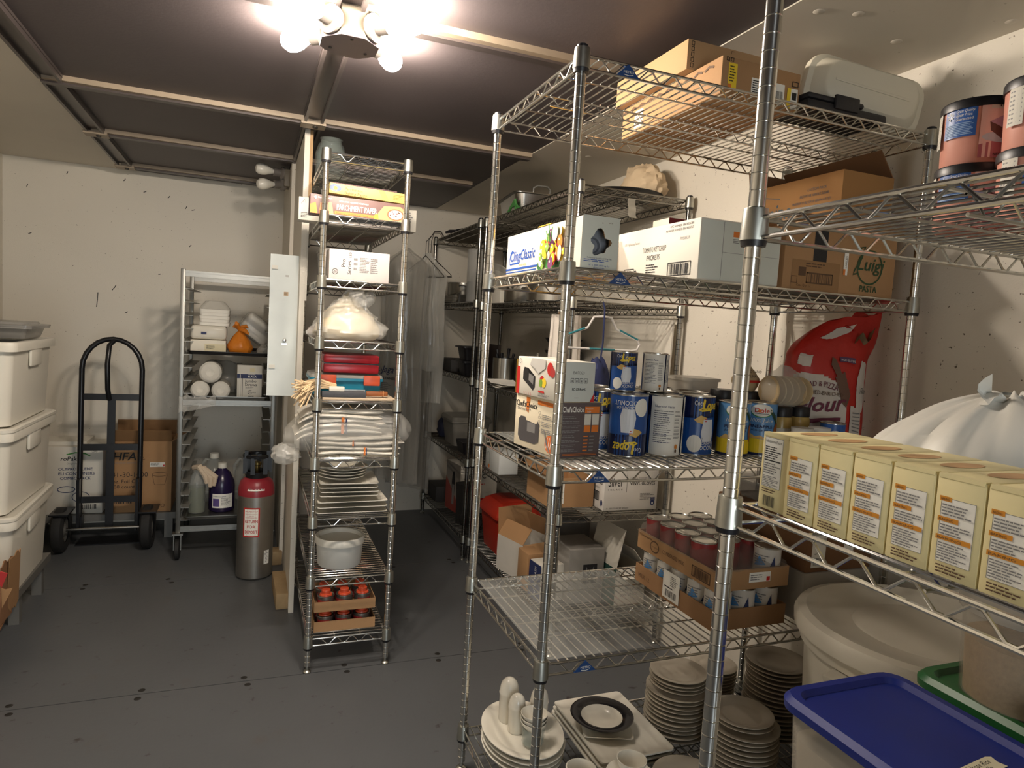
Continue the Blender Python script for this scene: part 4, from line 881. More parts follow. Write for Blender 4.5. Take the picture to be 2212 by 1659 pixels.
# ---------------------------------------------------------------- second wall shelving goods
B1, B2, B3, B4, B5 = 2.1865, 1.6725, 1.1785, .6735, .1555
T = thing('roasting_pan', 'stainless roasting pan with upright handles on top of the wall shelving', 'pan', (1.54, 3.8, B1), -.1)
MB().loft([rr(.26, .38, 0, .04), rr(.3, .42, .105, .05), rr(.33, .45, .108, .05), rr(.33, .45, .113, .05), rr(.29, .41, .108, .05), rr(.25, .37, .006, .04)], True, True).build('body', M['steel'], T)
for s in (-1, 1): MB().tube([(-.05, s*.2, .11), (-.05, s*.205, .14), (-.03, s*.208, .155), (.03, s*.208, .155), (.05, s*.205, .14), (.05, s*.2, .11)], .0055, 8).build('handle', M['grey_metal'], T)
T = thing('green_mesh', 'bunched green strap beside the roasting pan', 'strap', (1.365, 3.62, B1)); b = MB()
for k in range(4): b.tube([(0, -.09+.02*k, .005), (-.005, -.03, .03+.01*k), (.0, .05, .03), (.0, .09, .006)], .008, 6)
b.build('strap', mat('leaf_green', '3F7A3C', .6), T)
T = thing('oval_tray', 'round black serving tray on top of the wall shelving', 'tray', (1.7, 3.02, B1)); MB().lathe([(0, .004), (.14, .004), (.2, .022), (.212, .03), (.216, .034), (.205, .034), (.19, .024), (.13, .01), (0, .01)], n=48).build('tray', M['black_paint'], T)
T = thing('canvas_cloth', 'bundled beige canvas cloth leaning at the wall on the black tray', 'cloth', (1.815, 2.99, B1+.0105)); MB().blob((0, 0, .075), .105, .15, .105, 40, 26, .16, 2.0, 21, True, lambda q: 1.0-.18*q, sharp=.22).build('cloth', mat('beige_canvas', 'C6B193', .9, bump=.4, bscale=12), T)
T = thing('flat_bag', 'flat red and white printed bag on top of the wall shelving', 'bag', (1.5, 3.2, B1+.001)); MB().rbox(-.1, -.16, 0, .09, .16, .012, .004).build('body', mat('mauve_white_bag', '9a8580', .5), T); Print().text('SUGAR', .02, .1, .05, 'red').build('print', T, boxface(.19, .32, .012, 'T'))
tag(MB().grid(4, 12, lambda u, v: (-.02+.04*u+.02*v*(v-.4), .004*sin(v*9), -.085*v)).build('tape_strip', mat('clear_tape', 'C9C4B6', .2, alpha=.5), None, (1.605, 2.735, 2.15)), 'strip of clear tape dangling from the shelf edge', 'tape')
T = carton('white_box', 'plain white box beside the mixing pots on the wall shelving', (1.46, 3.9, B2), 0, .16, .18, .1, 'cardw')
pot('round-bottomed steel pot beside the plain white box', (1.48, 3.65, B2), .125, .1, pi, name='pot'); pot('wide steel pot near the post of the wall shelving', (1.52, 3.31, B2), .16, .085, pi, name='pot')
def utensil_can(label, x, y, r, h, n, tools=True):
    T = thing('utensil_can', label, 'canister', (x, y, B3)); MB().lathe([(0, 0), (r, 0), (r, h), (r-.003, h), (r-.003, .004), (0, .004)], n=32).build('canister', M['steel'], T)
    R_ = random.Random(n)
    for i in range(n):
        a = 2*pi*i/n; MB().tube([(.02*cos(a), .02*sin(a), .01), (r*.75*cos(a), r*.75*sin(a), h+R_.uniform(.02, .06))], [.004, .009], 8).build('utensil', M['blackring'], T)
utensil_can('steel canister of black utensils on the wall shelving', 1.46, 3.87, .075, .165, 8)
pot('tall lidded steel pot behind the canister of utensils', (1.56, 3.6, B3), .1, .175, 1.9, True)
T = thing('glass_jar', 'round glass jar with pale lid on the wall shelving', 'jar', (1.62, 3.42, B3)); MB().lathe([(0, .002), (.07, .002), (.08, .02), (.082, .09), (.06, .13), (.045, .14), (.045, .16), (0, .16)], n=28).build('jar', mat('dark_glass', '3d3a36', .08, alpha=.7), T); MB().lathe([(.048, .155), (.048, .175), (0, .178)], n=24).build('lid', mat('cream_lid', 'B6A98A', .5), T)
for i in range(2):
    T = thing('black_bowl', ['lower', 'upper'][i]+' black bowl stacked behind the glass jar', 'bowl', (1.78, 3.72, B3+.16+.075*i)); MB().lathe([(0, 0), (.06, 0), (.11, .06), (.116, .07), (.108, .07), (.058, .008), (0, .006)], n=30).build('bowl', M['blackring'], T)
T = thing('support_box', 'dark box under the black bowls', 'box', (1.78, 3.72, B3)); MB().rbox(-.1, -.11, 0, .1, .11, .159, .004).build('body', MC['charcoal_card'], T)
for i in range(5): tag(MB().grid(6, 5, lambda u, v, i=i: (-.09+.18*u, -.12+.24*v, .001*i+.004*i+.02*max(0, v-.8)*5*(i == 4)+.0008)).build('paper', M['paper'], None, (1.43+.01*(i % 2), 3.72-.01*i, B3+.0005), .1*i-.2), nth(i, 5, ('loose paper sheet', 'the papers on the wall shelving')), 'paper', 'loose papers on the wall shelving')
T = carton('snack_box', 'narrow yellow printed box at the shelf edge beside the papers', (1.405, 3.33, B3), 0, .1, .16, .185, mat('mustard_card', 'B8933F', .6)); Print().rect(.02, .02, .1, .15, 'inkbrown').ell(.05, .08, .03, .05, 'yellow').ell(.1, .05, .025, .04, 'green').build('print', T, boxface(.1, .16, .185, 'L'))
T = thing('paper_bag', 'tall crumpled white paper bag standing on the wall shelving', 'paper bag', (1.46, 3.04, B3))
def fn(u, v):
    a = 2*pi*u; z = .43*v; s = 1+.04*noise.noise(Vector((cos(a)*3, sin(a)*3, v*4))); w_ = .075*s*(1-.12*v); d = .06*s*(1-.25*v)
    q = 4; c_, s_ = cos(a), sin(a)
    return (w_*(abs(c_)**(2/q))*(1 if c_ > 0 else -1)+.006*sin(a*9), d*(abs(s_)**(2/q))*(1 if s_ > 0 else -1), z)
MB().grid(48, 16, fn, wrap=True).build('bag', mat('white_bag_paper', 'D8D0C6', .8, bump=.3), T); MB().box(-.04, -.02, .42, .02, .01, .445).build('tuck', mat('tan_paper', 'C29A6C', .8), T)
tag(MB().rbox(-.006, -.54, 0, .006, .54, .435, .002).build('white_board', mat('white_foam_board', 'D9D3C6', .6), None, (1.915, 3.33, B3), (0, radians(1), 0)), 'large white board leaning at the wall behind the clothes hanger', 'board')
# clothes hanger on the shelf end with the dark blue apron string
T = thing('clothes_hanger', 'white and teal plastic clothes hanger on the shelf end', 'hanger', (1.49, 2.72, 1.66))
Pt = [(0, -.055), (-.045, -.06), (-.075, -.11), (-.19, -.155), (-.203, -.175), (-.19, -.2), (-.16, -.205), (.16, -.205), (.19, -.2), (.203, -.175), (.19, -.155), (.075, -.11), (.045, -.06)]
MB().tube([(x, 0, z) for x, z in Pt], .0055, 8, closed=True).build('frame', mat('white_hanger_plastic', 'D6D2CE', .4), T)
MB().tube([(0, 0, -.055), (0, 0, -.01), (.004, 0, .006), (0, .018, .022), (-.004, .03, .012)], .0018, 6).build('hook', M['steel'], T)
b = MB(); tl_ = mat('teal_rubber', '2F7C86', .6)
for p in (((-.19, -.152), (-.09, -.113)), ((.09, -.113), (.19, -.152)), ((-.06, -.2045), (.07, -.2045))): MB().tube([(p[0][0], -.003, p[0][1]), (p[1][0], -.003, p[1][1])], .0048, 8).build('grip_strip', tl_, T)
T = thing('apron', 'dark blue apron hanging by its string behind the small coconut can', 'apron', (1.475, 2.69, 1.19))
MB().tube([(.015, .035, .478), (.012, .012, .45), (.008, 0, .3), (.0, 0, .2)], .004, 6).build('string', mat('dark_blue_cloth', '20284e', .8), T); MB().blob((-.02, -.02, .1), .06, .045, .12, 22, 14, .25, 3, 2, False).build('cloth', MC['dark_blue_cloth'], T)
# low shelf of the wall unit
T = carton('tissue_box', 'small white printed box on the low wall shelf', (1.42, 3.72, B4), 0, .12, .24, .12, mat('cool_white_card', 'C9CBC8', .6)); Print().ring(.05, .06, .03, .045, .003, MC['teal_green']).ell(.07, .02, .012, .012, 'orange').build('print', T, boxface(.12, .24, .12, 'L'))
T = carton('open_carton', 'open brown carton with black and white labels on the low wall shelf', (1.48, 3.03, B4), -.02, .235, .3, .145, 'card', open_=1, flaps=(('B', .1, 70), ('L', .1, 60)))
P = Print(); P.rect(.002, .02, .075, .13, 'paper').text('BLK', .012, .1, .026, 'ink', bold=.0008).text('Bamba', .012, .083, .013, 'ink').text('BL K', .012, .055, .018, 'ink').rect(.01, .075, .07, .077, 'ink').rect(.01, .045, .07, .047, 'ink').rect(.04, .02, .042, .075, 'ink').lines(.01, .023, .038, .043, 3, 'ink').build('label_print', T, boxface(.235, .3, .145, 'F'))
T = carton('gloves_box', 'white vinyl gloves box at the end of the low wall shelf', (1.758, 2.98, B4), -.02, .298, .38, .235, mat('cool_white_card2', 'DAD6D0', .55))
P = Print(); P.text('Silver', .02, .12, .06, 'ink', w=.082).text('S O U R C E', .02, .1, .01, 'ink', w=.08).rect(.122, .09, .1235, .19, 'ink').text('LARGE + POWDER FREE', .14, .155, .012, 'inkgrey', w=.12).text('VINYL GLOVES', .14, .125, .022, 'ink', w=.14, bold=.0005).lines(.2, .05, .28, .085, 5, 'inkgrey').text('10 - 100 COUNT BY WEIGHT', .015, .008, .011, 'ink', w=.125).ell(.272, .035, .012, .014, MC['navy_ink'])
for k in range(4): P.rect(.262+.006*k, .045, .266+.006*k, .062, MC['navy_ink'])
P.rect(.268, .028, .276, .038, 'paper').text('REORDER', .22, .222, .007, 'inkgrey').text('140200', .245, .208, .014, 'ink').ring(.04, .21, .014, .014, .003, 'ink').build('print', T, boxface(.3, .38, .235, 'F'))
P = Print(); P.text('VINYL GLOVES', .19, .125, .03, 'ink', w=.17, bold=.0006).text('COUNT BY WEIGHT', .22, .1, .012, 'inkgrey').frame(.2, .04, .33, .085, .004, 'ink').bars(.21, .045, .32, .08, 'ink').ell(.36, .035, .01, .016, MC['navy_ink']).text('Silver', .26, .19, .05, 'ink').rect(.2, .17, .34, .172, 'ink').build('side_print', T, boxface(.3, .38, .235, 'L'))
# bottom shelf of the wall unit
T = thing('red_bin', 'red plastic bin with lid at the bottom of the wall shelving', 'bin', (1.53, 3.82, B5)); rp = mat('red_bin_plastic', 'A82A18', .4)
MB().loft([rr(.22, .3, 0, .03), rr(.27, .34, .23, .03)], True, True).build('body', rp, T); MB().loft([rr(.3, .37, .231, .03), rr(.3, .37, .25, .03), rr(.24, .3, .3, .04), rr(.16, .22, .325, .04)], True, True).build('lid', rp, T)
T = carton('open_carton', 'white and brown open-topped carton at the bottom of the wall shelving', (1.49, 3.42, B5), .25, .24, .24, .2, mat('white_print_card', 'CFCAC0', .6), open_=1, flaps=(('B', .15, 5), ('L', .1, -35), ('F', .1, 140), ('R', .12, -20)), flapm=M['card'])
Print().text('KEEP FROZEN', .04, .04, .03, 'ink', rot=pi/2, w=.13).text('PERISHABLE', .08, .04, .03, 'ink', rot=pi/2, w=.13).lines(.11, .06, .15, .17, 3, 'inkgrey').build('print', T, boxface(.24, .24, .2, 'F'))
T = carton('brown_carton', 'narrow brown carton beside the white trash bag box', (1.42, 3.2, B5), .05, .09, .12, .2, 'card')
T = carton('trash_bag_box', 'white and navy trash bag box at the bottom of the wall shelving', (1.45, 3.05, B5), .1, .13, .12, .19, 'cardw'); Print().rect(0, 0, .12, .19, MC['navy_ink']).text('BUY BY TRASH', .075, .02, .026, 'paper', rot=pi/2, w=.15).build('print', T, boxface(.14, .12, .19, 'L'))
T = carton('grey_carton', 'grey printed carton behind the trash bag box', (1.76, 3.5, B5), -.05, .2, .28, .3, mat('grey_card', '6c6a68', .7)); Print().frame(.1, .12, .2, .18, .004, 'ink').bars(.11, .13, .19, .17, 'ink').build('print', T, boxface(.2, .3, .3, 'L'))
T = carton('grey_carton', 'grey carton with black square M logo beside the post', (1.62, 3.06, B5), 0, .2, .24, .28, mat('warm_grey_card', '8e8a84', .7), flaps=()); P = Print(); P.rect(.08, .1, .16, .2, 'ink').stroke([(.1, .14), (.1, .185), (.12, .155), (.14, .185), (.14, .14)], .006, 'inkgrey').text("Member's", .095, .12, .012, 'inkgrey').text('Mark', .105, .107, .012, 'inkgrey').build('print', T, boxface(.2, .24, .28, 'F'))
T = carton('open_carton', "open carton with white flap and dark green side at the bottom of the wall shelving", (1.82, 2.98, B5), .05, .18, .26, .2, 'cardw', open_=1, flaps=(('L', .2, -12), ('F', .08, 110), ('R', .12, -40))); Print().rect(.14, 0, .26, .2, mat('dark_green_print', '23453d', .5)).lines(.03, .03, .12, .17, 8, 'inkgrey').build('side_print', T, boxface(.18, .26, .2, 'L')); Print().poly([(.02, .16), (.035, .175), (.05, .16), (.035, .145)], 'ink').text("Member's Mark", .055, .155, .018, 'ink', w=.1).text('COMMERCIAL', .03, .08, .02, 'inkgrey').text('CAN LINERS', .03, .055, .02, 'inkgrey').build('print', T, boxface(.18, .26, .2, 'F'))
# ---------------------------------------------------------------- main shelving: top shelf
C1, C2, C3, C4, C5 = 2.1865, 1.6845, 1.1785, .6735, .1505
T = carton('long_carton', 'long brown carton with yellow label, lower of the two on the high shelf', (1.29, 1.81, C1), 0, .27, .52, .1, 'card')
P = Print(); P.rect(.022, .015, .05, .085, 'yellow').rect(.022, .015, .034, .03, 'orange').lines(.026, .035, .046, .08, 6, 'ink').rect(.1, .01, .16, .06, 'paper').lines(.104, .014, .156, .056, 7, 'ink').rect(.17, .005, .215, .06, 'paper').bars(.175, .01, .21, .04, 'ink').rect(.225, .0, .262, .055, 'yellow').rect(.238, .0, .262, .055, 'paper').rect(.242, .025, .258, .045, 'ink').frame(.012, .088, .022, .098, .0015, 'ink').frame(.026, .088, .036, .098, .0015, 'ink').frame(.24, .06, .262, .075, .002, 'ink')
P.build('print', T, boxface(.27, .52, .1, 'F'))
P = Print(); P.rect(.08, .015, .13, .07, 'paper').lines(.084, .02, .126, .066, 7, 'inkgrey')
for k in range(10): P.stroke([(.0+.055*k*.9, .078), (.02+.055*k*.9, .086), (.04+.055*k*.9, .08)], .006, 'inkbrown')
P.build('side_print', T, boxface(.27, .52, .1, 'L'))
T = carton('long_carton', 'tall brown carton lying behind, upper of the two on the high shelf', (1.28, 1.88, C1+.101), .0, .30, .40, .085, mat('pale_card', 'B48F66', .8, var=.06, scale=5))
P = Print()
for k in range(5): P.frame(.012, .008+.015*k, .022, .02+.015*k, .0015, 'ink')
P.stroke([(.15, .07), (.15, .078), (.16, .078)], .0015, 'inkbrown').stroke([(.28, .066), (.28, .074), (.29, .074)], .0015, 'inkbrown').build('print', T, boxface(.30, .40, .085, 'F'))
MB().box(-.17, -.0015, 0, .17, .0015, .07).build('flap', M['card_in'], T, (.02, -.21, .02), (radians(100), 0, 0)) if 0 else None
T = thing('black_case', 'black plastic tool case on the high shelf before the white tub lid', 'case', (1.585, 1.70, C1), 0); bk = mat('black_case_plastic', '1e1d21', .55, bump=.1)
MB().rbox(-.155, -.18, 0, .15, -.04, .032, .01).build('base', bk, T); MB().rbox(-.153, -.178, .033, .06, -.042, .05, .008).build('lid', bk, T); MB().rbox(-.06, -.188, .015, .03, -.177, .055, .004).build('catch', bk, T)
tp = mat('offwhite_tub_plastic', 'D9D2BF', .42, var=.04, scale=4)
A_, B_, D_ = Vector((1.56, 1.66, 2.422)), Vector((1.925, 1.55, 2.35)), Vector((1.40, 1.70, 2.235))
ex = (B_-A_).normalized(); ey = (A_-D_); ey = (ey-ex*ey.dot(ex)).normalized(); ez = ex.cross(ey)
T = thing('plastic_tub', 'shallow off-white tub propped bottom-out on the high shelf near the wall', 'tub', ((A_+B_)/2-ey*.0875)[:]); T.rotation_euler = Matrix((ex, ey, ez)).transposed().to_euler()
lw, lh = (B_-A_).length, .175
b = MB(); b.loft([rr(lw*.72, lh*.66, .045, .04), rr(lw*.78, lh*.72, .04, .05), rr(lw*.9, lh*.88, .006, .05), rr(lw*.98, lh*.98, .002, .05), rr(lw, lh, -.008, .05), rr(lw, lh, -.022, .05), rr(lw*.94, lh*.93, -.022, .05), rr(lw*.86, lh*.84, -.01, .05), rr(lw*.74, lh*.68, .034, .04)], True, True); b.build('tub', tp, T)
MB().rbox(-.12, -.004, .044, .12, .004, .048, .002).build('rib', tp, T)
# ---------------------------------------------------------------- second shelf: cling film box, ketchup, pasta, sugar
bw, bd, bh = .105, .53, .132
T = thing('cling_film_box', 'white cling film box with vegetable picture and torn end', 'box', (.813, 1.79, C2))
b = MB(); b.box(-bw/2, -bd/2+.002, 0, -bw/2+.002, bd/2, bh); b.box(bw/2-.002, -bd/2+.002, 0, bw/2, bd/2, bh); b.box(-bw/2, -bd/2+.002, 0, bw/2, bd/2, .002); b.box(-bw/2, bd/2-.002, 0, bw/2, bd/2, bh); b.box(-bw/2, -bd/2+.002, bh-.002, bw/2, bd/2, bh); b.build('body', M['cardw'], T)
N_ = 28; hole = []; out = []
for i in range(N_):
    a = 2*pi*i/N_; r = .024+.005*sin(a*3+1)+.004*sin(a*5); r += .016*max(0, cos(a-pi/2))**6
    hole.append((.052+r*1.05*cos(a), .062+r*sin(a)))
    c_, s_ = cos(a), sin(a); k = min((bw/2-.0005)/max(abs(c_), 1e-6), (bh/2)/max(abs(s_), 1e-6)); out.append((bw/2+k*c_, min(bh, max(0, bh/2+k*s_))))
for cu, cv in ((0, 0), (bw, 0), (bw, bh), (0, bh)):
    i = min(range(N_), key=lambda j: (out[j][0]-cu)**2+(out[j][1]-cv)**2); out[i] = (cu, cv)
F_ = lambda u, v, y: (-bw/2+u, -bd/2+y, v)
vs = [F_(u, v, 0) for u, v in out]+[F_(u, v, 0) for u, v in hole]+[F_(u+.001*sin(k), v, .003) for k, (u, v) in enumerate(hole)]
fs = [(i, (i+1) % N_, N_+(i+1) % N_, N_+i) for i in range(N_)]+[(N_+i, N_+(i+1) % N_, 2*N_+(i+1) % N_, 2*N_+i) for i in range(N_)]
b = MB(); b.add(vs, fs); b.mi = [0]*N_+[1]*N_; b.build('end_panel', [mat('cool_lit_white_card', 'D3D6CB', .6), M['card']], T)  # front panel tinted greenish for the cooler light on this side
b = MB(); b.m = Matrix.Translation((0, -bd/2+.05, .064)) @ Matrix.Rotation(radians(-90), 4, 'X'); b.lathe([(0, .0), (.018, .0), (.02, -.01), (.026, -.012), (.045, -.006), (.048, .0), (.048, .42), (0, .42)], n=32); b.build('roll', mat('grey_film_roll', '8b8f96', .3), T)
MB().box(.03, -bd/2+.004, .03, .046, -bd/2+.012, .09).build('torn_tongue', M['card'], T)
P = Print(); P.text('Professional Grade Food Wrap Film', .052, .026, .0055, MC['navy_ink'], w=.07, al='c').lines(.008, .017, .098, .025, 2, 'blue_ink').text("18\" x 3000' (4500 sq. ft.)", .052, .008, .006, 'blue_ink', w=.06, al='c').text('45.7cm x 914m', .052, .002, .005, 'blue_ink', al='c')
P.ell(.055, .116, .0015, .0015, 'inkbrown', 8).ell(.075, .117, .001, .001, 'inkbrown', 8).ell(.081, .117, .001, .001, 'inkbrown', 8).build('end_print', T, boxface(bw, bd, bh, 'F'))
P = Print(); P.text('ClingClassic', .03, .048, .044, 'blue_ink', w=.2, shear=.18, bold=.0016).stroke([(.052, .082), (.036, .075), (.028, .05), (.034, .04), (.1, .041)], .005, 'blue_ink').text('food wrap', .11, .031, .012, MC['yellow_card'] if 'yellow_card' in MC else 'yellow', w=.06).rect(.0, .021, .255, .027, 'blue_ink').rect(.0, .013, .25, .016, 'blue_ink').lines(.0, .0015, .04, .005, 2, 'inkgrey')
R_ = random.Random(5); cols = ['green', 'green', mat('carrot_orange', 'E08A2E', .5), mat('tomato_red', 'C93A2A', .5), 'yellow', mat('egg_purple', '7A3F6E', .5), mat('onion_white', 'E6E3CC', .5), mat('lettuce', '8DB04A', .5), mat('leaf_dark', '2F6A34', .5)]
for i in range(9): x = .27+R_.uniform(0, .19); P.ell(x, .022+R_.uniform(-.01, .006), .02, .013, cols[[1, 7, 8][i % 3]], 12, R_.uniform(0, 3))
for i in range(46):
    t_ = R_.uniform(0, 1); v_ = .02+.085*t_; hwid = .105*(1-t_*.55); u_ = .365+R_.uniform(-1, 1)*hwid; k = R_.randrange(2, 7) if R_.random() < .85 else 7
    s_ = R_.uniform(.008, .017); P.ell(u_, v_, s_*1.15, s_, cols[k], 14, R_.uniform(0, 3)); P.ell(u_-.3*s_, v_+.3*s_, s_*.3, s_*.25, 'onion_w' if 0 else cols[6], 8)
for u0, u1, v1 in ((.36, .352, .13), (.365, .378, .118), (.35, .335, .112), (.395, .41, .112)): P.stroke([(u0, .08), ((u0+u1)/2, .1), (u1, v1)], .005, 'green')
P.ell(.43, .045, .012, .02, cols[6]).ell(.395, .1, .018, .022, cols[6]).ell(.33, .05, .011, .02, 'yellow', rot=.8)
P.build('print', T, boxface(bw, bd, bh, 'L'))
kw, kd, kh = .275, .44, .165
T = carton('ketchup_box', 'white tomato ketchup packets box on the second shelf', (1.241, 1.735, C2), 0, kw, kd, kh, 'cardw', b=.005)
P = Print(); P.text('TOMATO KETCHUP', .16, .09, .022, 'ink', w=.125).text('PACKETS', .185, .066, .022, 'ink', w=.07).text('1000 - 9g Ketchup Packets', .05, .12, .011, 'inkgrey', w=.09).text('UPC NUMBER: 88678536789', .3, .15, .009, 'ink', w=.11).text('REORDER NUMBER: 88679435767', .28, .139, .009, 'ink', w=.13).text('PM56538', .35, .112, .012, 'inkgrey', shear=.3).lines(.185, .02, .25, .056, 5, 'ink').frame(.3, .014, .41, .052, .0025, 'ink').bars(.31, .018, .4, .047, 'ink').text('7 08 04776 28782 0', .31, .006, .006, 'ink', w=.09)
P.frame(.06, .018, .118, .047, .002, 'ink').text('ROMA', .064, .023, .026, 'ink', w=.05, bold=.0008).rect(.045, .037, .056, .04, 'ink').rect(.045, .027, .056, .03, 'ink').rect(.122, .037, .133, .04, 'ink').rect(.122, .027, .133, .03, 'ink').lines(.24, .003, .32, .007, 1, 'ink').build('print', T, boxface(kw, kd, kh, 'L'))
P = Print(); gm = mat('cool_lit_card_face', 'CFD3CA', .6); P.rect(.004, .004, .27, .16, gm).rect(.075, .004, .0765, .16, 'inkgrey').rect(.0765, .078, .27, .079, 'inkgrey').rect(.108, .122, .128, .137, 'orange').lines(.13, .122, .142, .137, 2, 'ink').bars(.165, .126, .2, .136, 'ink').lines(.108, .105, .2, .118, 3, 'inkgrey').rect(.158, .05, .168, .052, 'ink').rect(.166, .03, .1675, .052, 'ink').build('end_print', T, boxface(kw, kd, kh, 'F'))  # cool light on the front face is put into its greenish colour
T = carton('yellow_box', 'yellow printed box behind the cling film box', (.96, 2.0, C2), 0, .2, .1, .175, mat('golden_card', 'D9A53A', .5)); P = Print(); P.ell(.03, .15, .014, .016, 'red').lines(.05, .14, .09, .165, 3, 'inkbrown').poly([(.1, .175), (.2, .175), (.2, .1), (.12, .13)], 'orange').build('print', T, boxface(.2, .1, .175, 'F'))
T = carton('wine_box', 'dark red and cream boxed wine carton behind the ketchup box', (1.43, 2.02, C2), -.0, .25, .1, .245, mat('cream_card', 'D8CDB8', .5)); P = Print(); P.rect(0, .225, .25, .245, mat('wine_red', '6E1F28', .5)).text('FRANZIA', .01, .195, .03, 'ink', w=.085).rect(.105, 0, .107, .225, 'ink').text('FRANZIA', .12, .185, .045, 'ink', w=.125).build('print', T, boxface(.25, .1, .245, 'F'))
T = carton('pasta_box', 'brown pasta box with ripped hand hole on the second shelf', (1.608, 1.715, C2), 0, .43, .4, .18, 'card', flaps=(('F', .05, 60), ('L', .05, 75)))
M['green_ink2'] = mat('dark_green_ink', '2f4a2c', .7)
P = Print(); P.rect(.105, .085, .155, .175, 'ink').rect(.03, .0, .21, .085, mat('inner_card', '97724b', .8)).frame(.085, .02, .185, .052, .004, 'inkbrown').bars(.095, .024, .176, .048, 'inkbrown').frame(.03, .018, .052, .038, .0015, 'inkbrown').rect(.055, .04, .082, .065, 'inkbrown').text('Case Qty: 12', .05, .01, .01, 'inkbrown').lines(.08, .065, .17, .08, 2, 'inkbrown')
P.rect(.222, .055, .238, .12, 'paper').rect(.222, .055, .23, .072, 'orange').text('LABELED', .234, .075, .009, 'ink', rot=pi/2).ring(.325, .085, .052, .052, .005, 'green_ink2').text('Luigi', .27, .075, .055, 'green_ink2', w=.105, shear=.25, bold=.001).stroke([(.275, .12), (.285, .14), (.30, .145), (.29, .11), (.265, .072), (.262, .06), (.28, .065)], .005, 'green_ink2').text('PASTA', .29, .012, .026, 'green_ink2', w=.07, bold=.0008).build('print', T, boxface(.43, .4, .18, 'F'))
T = carton('sugar_box', 'brown sugar box with open flaps standing on the pasta box', (1.765, 1.80, C2+.1815), 0, .21, .42, .2, mat('orange_card', 'A37848', .8, var=.06, scale=5), open_=1, flaps=(('R', .1, -38), ('B', .07, 10)), flapm=M['card_dark'])  # flaps coloured darker to stand for the shadow on them
slate = mat('slate_ink', '4f5d68', .7)
P = Print(); P.text('Domino', -.0, .07, .095, slate, w=.21, shear=.2, bold=.0015).stroke([(.03, .15), (.09, .163), (.16, .15)], .003, slate).text('CUSTOM PACK', .28, .155, .013, slate, w=.08).text('EASY POUR HANDLE SUGAR', .25, .137, .013, slate, w=.12).text('PREMIUM PURE CANE GRANULATED', .22, .117, .012, slate, w=.16).build('print', T, boxface(.21, .42, .2, 'L')); Print().lines(.13, .06, .22, .09, 2, slate).build('end_print', T, boxface(.21, .42, .2, 'F'))
# ---------------------------------------------------------------- third shelf: clear mats, sharpener boxes, cans
def sheet(label, loc, w_, d):
    T = thing('shelf_mat', label, 'shelf mat', loc); MB().rbox(-w_/2, -d/2, 0, w_/2, d/2, .0015, .0004, 1).build('sheet', M['clear'], T); return T
sheet('clear plastic mat under the cans on the third shelf', (1.305, 1.79, C3), 1.10, .56)
C3 += .0017
T = carton('sharpener_box', 'large cream knife sharpener box, lower of the two', (.829, 1.748, C3), .15, .14, .235, .153, mat('cream_box_card', 'E4D8BE', .5))
gry = mat('dark_grey_print', '4d4a4c', .5)
P = Print(); P.rect(.1, .148, .19, .162, 'orange').poly([(.05, .165), (.068, .165), (.062, .115), (.052, .12)], 'orange').text("Chef'sChoice", .004, .132, .026, 'ink', w=.095, bold=.0006).lines(.01, .12, .09, .128, 2, 'inkgrey').poly([(.02, .035), (.02, .09), (.03, .1), (.05, .1), (.055, .09), (.1, .085), (.105, .095), (.112, .085), (.112, .03), (.095, .02), (.03, .02)], gry).rect(.06, .055, .095, .085, 'inkgrey').ell(.16, .035, .02, .028, mat('salmon', 'D8743F', .5))
for k in range(4): P.stroke([(.146+.008*k, .02), (.15+.009*k, .055)], .002, 'paper')
for k in range(3): P.lines(.122, .105-.022*k, .175, .122-.022*k, 3, 'inkgrey', seed=k)
for k in range(5): P.ring(.113, .124-.014*k, .005, .005, .001, gry, 12)
P.stroke([(.135, .075), (.15, .03), (.165, .005)], .004, 'inkgrey').scale(.235/.19, .9).build('print', T, boxface(.14, .235, .153, 'L'))
P = Print(); P.rect(.001, .001, .184, .169, mat('plum_grey_print', '5B4F50', .5)).text("Chef'sChoice", .012, .14, .024, 'paper', w=.092, bold=.0005).rect(.11, .137, .175, .157, 'orange').rect(.11, .1, .139, .134, 'cardw').rect(.144, .1, .175, .134, 'cardw').rect(.11, .078, .139, .099, 'orange').rect(.144, .078, .175, .099, 'orange').text('Precision', .113, .148, .009, 'cardw').text('Edge', .12, .139, .009, 'cardw')
for k in range(8): P.lines(.01, .018+.0145*k, .095, .028+.0145*k, 2, 'inkgrey', seed=k, fill=.5)
for k in range(5): P.rect(.108, .02+.011*k, .128, .024+.011*k, 'orange'); P.rect(.135, .02+.011*k, .155, .024+.011*k, 'inkgrey')
P.rect(.02, .008, .17, .0095, 'orange').rect(.02, .012, .17, .013, 'orange').scale(.14/.185, .9).build('end_print', T, boxface(.14, .235, .153, 'F'))
T = carton('sharpener_box', 'smaller white knife sharpener box, upper of the two', (.812, 1.742, C3+.1535), .1, .122, .23, .11, 'cardw')
P = Print(); P.rect(0, .0, .016, .09, 'red').poly([(.035, .075), (.035, .05), (.09, .02), (.1, .03), (.1, .065), (.085, .07), (.062, .075), (.062, .088), (.04, .09)], 'ink').poly([(.065, .05), (.066, .072), (.092, .065), (.09, .038)], 'inkgrey').ell(.135, .055, .012, .016, 'red').ell(.145, .05, .011, .015, 'yellow').ell(.13, .048, .009, .013, mat('apple_green', '7da33f', .5)).ell(.172, .095, .014, .02, 'red').ell(.185, .085, .012, .015, mat('meat_red', 'b03a36', .5)).rect(.12, .018, .15, .024, 'red').lines(.12, .006, .19, .015, 2, 'inkgrey').poly([(.08, .122), (.07, .1), (.1, .09), (.115, .075), (.15, .095), (.15, .122)], mat('paper_grey', 'c9c6c0', .5)).ring(.017, .108, .008, .008, .0015, 'inkgrey')
